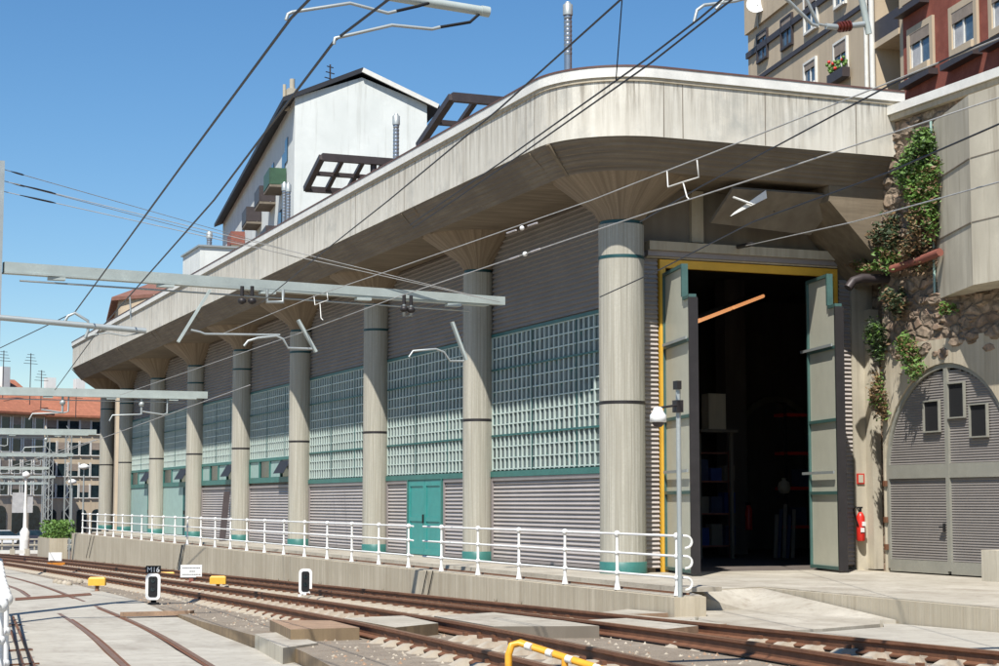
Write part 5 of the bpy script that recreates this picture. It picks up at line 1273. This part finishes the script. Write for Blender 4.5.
# --- far left: orange roofed block, street, parked cars, lamps
def far_block(x0, x1, d0, d1, ye0, yr0, yb, lab, mat, floors, cols, arcs):
    A_ = Vector(at_d(x0, ye0, d0)); zb = at_d(x0, yb, d0)[2]; B_ = Vector(at_d(x1, ye0, d1)); zeave = A_.z; dirn = Vector((B_.x-A_.x, B_.y-A_.y, 0)); L = dirn.length; dirn.normalize(); inn = Vector((-dirn.y, dirn.x, 0))
    if inn.y < 0: inn = -inn
    t = thing('apartment_building', (A_.x, A_.y, zb), lab, 'building')
    P = lambda u, o, z: (A_.x+dirn.x*u-inn.x*o, A_.y+dirn.y*u-inn.y*o, z)
    def bxx(m, u0, u1, o0, o1, z0, z1, mi=0): m.hexa([P(u0, o0, z0), P(u1, o0, z0), P(u1, o1, z0), P(u0, o1, z0)], [P(u0, o0, z1), P(u1, o0, z1), P(u1, o1, z1), P(u0, o1, z1)], mi)
    m = MB(); bxx(m, 0, L, -12, 0, zb-3, zeave); m.build('wall', mat, t)
    rh = at_d(x0, yr0, d0)[2]-zeave+1.5
    m = MB(); m.add([P(-.6, 1.0, zeave-.1), P(L+.6, 1.0, zeave-.1), P(L+.6, -6, zeave+rh), P(-.6, -6, zeave+rh), P(-.6, -13, zeave-.1), P(L+.6, -13, zeave-.1), P(-.6, 1.0, zeave-.35), P(L+.6, 1.0, zeave-.35), P(L+.6, -13, zeave-.35), P(-.6, -13, zeave-.35)],
          [(0, 1, 2, 3), (3, 2, 5, 4), (1, 0, 6, 7), (0, 3, 4), (1, 5, 2), (9, 8, 7, 6), (0, 4, 9, 6), (1, 7, 8, 5), (4, 5, 8, 9)]); rf = m.build('roof', 'roof_tile', t)
    for u in (L*.12, L*.45, L*.8): m = MB(); bxx(m, u, u+1.2, -5, -4, zeave+rh*.5, zeave+rh+1.3); m.build('chimney', 'render_white', rf)
    H = (zeave-zb-3.6)/floors
    for f_ in range(floors):
        for c_ in range(cols):
            u = L*(c_+.5)/cols; z = zb+3.9+H*f_
            m = MB(); bxx(m, u-.6, u+.6, -.05, .04, z, z+H*.58); w = m.build('window', 'glass_dark', t)
            m = MB(); bxx(m, u-.75, u-.6, .0, .12, z-.1, z+H*.64); bxx(m, u+.6, u+.75, .0, .12, z-.1, z+H*.64); bxx(m, u-.6, u+.6, .0, .2, z-.12, z); m.build('frame', 'white_trim', w)
            if (c_+f_) % 3 == 0: m = MB(); bxx(m, u-.58, u+.58, .041, .07, z+H*.25, z+H*.58); m.build('blind', 'blind', w)
    for c_ in range(arcs):                       # arched openings at street level
        u = L*(c_+.5)/arcs; hw = L/arcs*.32; m = MB()
        pts = [(u-hw, zb-.5), (u+hw, zb-.5)]+[(u+hw*math.cos(math.pi*k/8), zb+2.0+hw*math.sin(math.pi*k/8)*.8) for k in range(9)]
        n_ = len(pts); m.add([P(a, .0, z) for a, z in pts]+[P(a, .1, z) for a, z in pts], [tuple(range(n_, 2*n_))]+[(i, (i+1) % n_, n_+(i+1) % n_, n_+i) for i in range(n_)]); m.build('arched_opening', 'glass_dark', t)
    return t, P, L
t, P_, L_ = far_block(-60, 45, 205, 215, 407, 383, 530, 'orange roofed apartment block at the far left with street level arches', 'render_tan', 4, 9, 6)
t, P_, L_ = far_block(46, 135, 222, 226, 414, 398, 530, 'paler orange roofed block just left of the last column', 'render_beige', 4, 8, 6)
for x, y, h, lab in ((3, 385, 5.5, 'tall antenna at the very left over the orange roof'), (30, 392, 6.0, 'tall thin antenna left of centre over the orange roof'), (41, 396, 4.5, 'shorter antenna over the orange roof'), (76, 405, 3.5, 'low antenna on the paler orange roof')):
    a = at_d(x, y, 212); antenna((a[0], a[1], a[2]-1.5), h, lab, 4, 1.6)
# street level: low wall/fence, planter, lamps, cars
pn = thing('planter', (14, 95, -1.3), 'pale concrete planter with green shrubs at the end of the platform wall', 'planter')
m = MB(); a0, a1 = at_s(45, 558, 94), at_s(63, 558, 94); m.box(a0[0], a1[0], 92.5, 97, -1.6, at_s(54, 538, 94)[2]); m.build('box', 'concrete_wall', pn)
m = MB(); zt3 = at_s(54, 538, 94)[2]
for k in range(1500):
    o = Vector((random.uniform(a0[0]+.05, a1[0]+.5), random.uniform(92.7, 96.8), zt3+random.random()**1.5*.9)); d = Vector((random.gauss(0, 1), random.gauss(0, 1), random.gauss(0, 1))).normalized()*.09; s = d.cross(Vector((random.gauss(0, 1), random.gauss(0, 1), 1))).normalized()*.05
    m.add([o-d, o+s, o+d, o-s], [(0, 1, 2, 3)])
m.build('foliage', 'leaf', pn)
def lamp(x, yb, ytop, d, lab, ornate=True, globe_r=.28):
    a = Vector(at_d(x, yb, d)); zt4 = at_d(x, ytop, d)[2]; t = thing('street_lamp', tuple(a), lab, 'lamp', 'street lamps beyond the tracks')
    m = MB(); H = zt4-a.z
    m.lathe([(.34, -1.5), (.34, 0), (.36, .15), (.30, .3), (.34, .6), (.22, .8), (.13, .95), (.10, H*.6), (.075, H-.3)] if ornate else [(.08, -1.5), (.06, H-.2)], a, 0, 12); m.build('post', 'white_paint' if ornate else 'galv', t)
    m = MB(); m.lathe([(.06, -.3), (globe_r, -.18), (globe_r*.9, .02), (globe_r*.4, .15), (.02, .18)], (a.x, a.y, zt4), 0, 14); m.build('lamp_head', 'white_paint', t)
    return t, a, H
t, a, H = lamp(24.5, 541, 474, 128, 'white ornamental lamp post with a pale banner at the far left')
m = MB(); m.box(a.x-.9, a.x-.12, a.y-.02, a.y+.02, a.z+H*.42, a.z+H*.72); m.box(a.x+.12, a.x+.5, a.y-.02, a.y+.02, a.z+H*.42, a.z+H*.66); m.build('banner', 'curtain', t)
lamp(82.5, 535, 466, 150, 'lamp with a white bowl head at the left of the last column', False, .45); lamp(71, 535, 481, 165, 'smaller lamp with a white bowl head among the lattice masts', False, .4)
def car(x, y, d, rz, body, lab):
    a = Vector(at_d(x, y, d)); t = thing('parked_car', tuple(a), lab, 'car', 'cars parked below the far block', rz)
    m = MB(); prof = [(-2.1, .3), (-2.1, .75), (-1.9, .9), (-1.1, .97), (1.3, .95), (2.05, .8), (2.15, .3)]
    n = len(prof); vs = [(x_, -.82, z) for x_, z in prof]+[(x_, .82, z) for x_, z in prof]; m.add(vs, [tuple(range(n-1, -1, -1)), tuple(range(n, 2*n))]+[(i, (i+1) % n, n+(i+1) % n, n+i) for i in range(n)]); m.build('body', body, t, True)
    m = MB(); m.hexa([(-1.7, -.75, .95), (1.2, -.75, .95), (1.2, .75, .95), (-1.7, .75, .95)], [(-1.2, -.62, 1.4), (.5, -.62, 1.4), (.5, .62, 1.4), (-1.2, .62, 1.4)]); cb_ = m.build('cabin', 'glass_dark', t, True)
    m = MB(); m.box(-1.2, .5, -.62, .62, 1.401, 1.45); m.build('roof', body, t, True)
    for wx in (-1.35, 1.4):
        for wy in (-.8, .8): m = MB(); m.tube([(wx, wy-.1, .32), (wx, wy+.1, .32)], .32, 0, 14); m.build('wheel', 'tyre', t, True)
m = MB(); q0_, q1_ = Vector(at_d(-120, 551, 165)), Vector(at_d(130, 551, 165)); n_ = basis(21.8)*45
m.hexa([(q0_.x, q0_.y, -4.5), (q1_.x, q1_.y, -4.5), ((q1_+n_).x, (q1_+n_).y, -4.5), ((q0_+n_).x, (q0_+n_).y, -4.5)], [(q0_.x, q0_.y, q0_.z), (q1_.x, q1_.y, q0_.z), ((q1_+n_).x, (q1_+n_).y, q0_.z), ((q0_+n_).x, (q0_+n_).y, q0_.z)]); zst = q0_.z
struct(m.build('road', 'asphalt'))
for x, d, bd, lab in ((4, 172, 'car_white', 'white car parked nearest the left edge'), (33, 174, 'car_dark', 'dark car parked between the white car and the planter'), (-20, 172, 'car_dark', 'dark car cut by the left edge')):
    r_ = at_d(x, 540, d); hh = math.hypot(r_[0], r_[1]); t_ = at_d(x, 540, d); 
    car(x, 503+ (EYE-zst-.01)/d*1775*1.0, d, R(random.uniform(-15, 10)), bd, lab)
fn = thing('street_fence', tuple(q0_), 'low pale fence with two rails along the street behind the tracks', 'fence')
m = MB(); dq = (q1_-q0_); 
for k in range(24): v = q0_+dq*k/23; m.box(v.x-.06, v.x+.06, v.y-.06, v.y+.06, zst-.0, zst+1.0)
m.build('post', 'concrete_old', fn)
m = MB(); [m.bar((q0_.x, q0_.y-.08, zst+h), (q1_.x, q1_.y-.08, zst+h), .08, .12) for h in (.45, .95)]; m.build('rail', 'concrete_old', fn)
lw = thing('low_wall', tuple(at_d(0, 553, 125)), 'low pale barrier wall between the far tracks and the white lamp post', 'wall')
m = MB(); a, b = Vector(at_d(-80, 552, 118)), Vector(at_d(42, 552, 118)); m.bar(a, b, .2, .22); m.bar(a-Vector((0, 0, .75)), b-Vector((0, 0, .75)), .1, .25); m.build('rail', 'white_trim', lw)
m = MB(); [m.bar(a.lerp(b, k/8)+Vector((0, 0, .2)), a.lerp(b, k/8)-Vector((0, 0, 1.6)), .3, .3) for k in range(9)]; m.build('post', 'concrete_old', lw)
# ================================================================ CAMERA, LIGHT
cam = bpy.data.cameras.new('camera'); co = bpy.data.objects.new('camera', cam); C.objects.link(co); bpy.context.scene.camera = co
cam.sensor_width = 36; cam.lens = FPX/999*36; cam.clip_end = 6000; cam.clip_start = .1
co.location = (0, 0, EYE); co.rotation_euler = (R(90)+PIT, 0, -YAW)
SAZ = 38.0; TE = 1.40; EL = math.atan(TE)
d = Vector((math.sin(R(SAZ))*math.cos(EL), math.cos(R(SAZ))*math.cos(EL), -math.sin(EL)))
su = bpy.data.lights.new('sun', 'SUN'); su.energy = 5.0; su.angle = R(.53); su.color = (1, .965, .90)
so = bpy.data.objects.new('sun', su); C.objects.link(so); so.rotation_euler = d.to_track_quat('-Z', 'Y').to_euler()
w = bpy.data.worlds.new('World'); bpy.context.scene.world = w; w.use_nodes = True; nt = w.node_tree
sk = nt.nodes.new('ShaderNodeTexSky'); sk.sky_type = 'NISHITA'; sk.sun_disc = False; sk.sun_elevation = EL
sk.sun_rotation = math.atan2(-d.x, -d.y)      # clockwise from +Y towards +X
sk.air_density = 1.1; sk.dust_density = .05; sk.ozone_density = 5.0; sk.altitude = 50
hs = nt.nodes.new('ShaderNodeHueSaturation'); hs.inputs['Saturation'].default_value = 1.2; nt.links.new(sk.outputs[0], hs.inputs['Color']); nt.links.new(hs.outputs[0], nt.nodes['Background'].inputs[0]); nt.nodes['Background'].inputs[1].default_value = .088
sc = bpy.context.scene; sc.view_settings.view_transform = 'Standard'; sc.view_settings.look = 'None'; sc.view_settings.gamma = 1; sc.view_settings.use_curve_mapping = False
sc.view_settings.exposure = 0.48
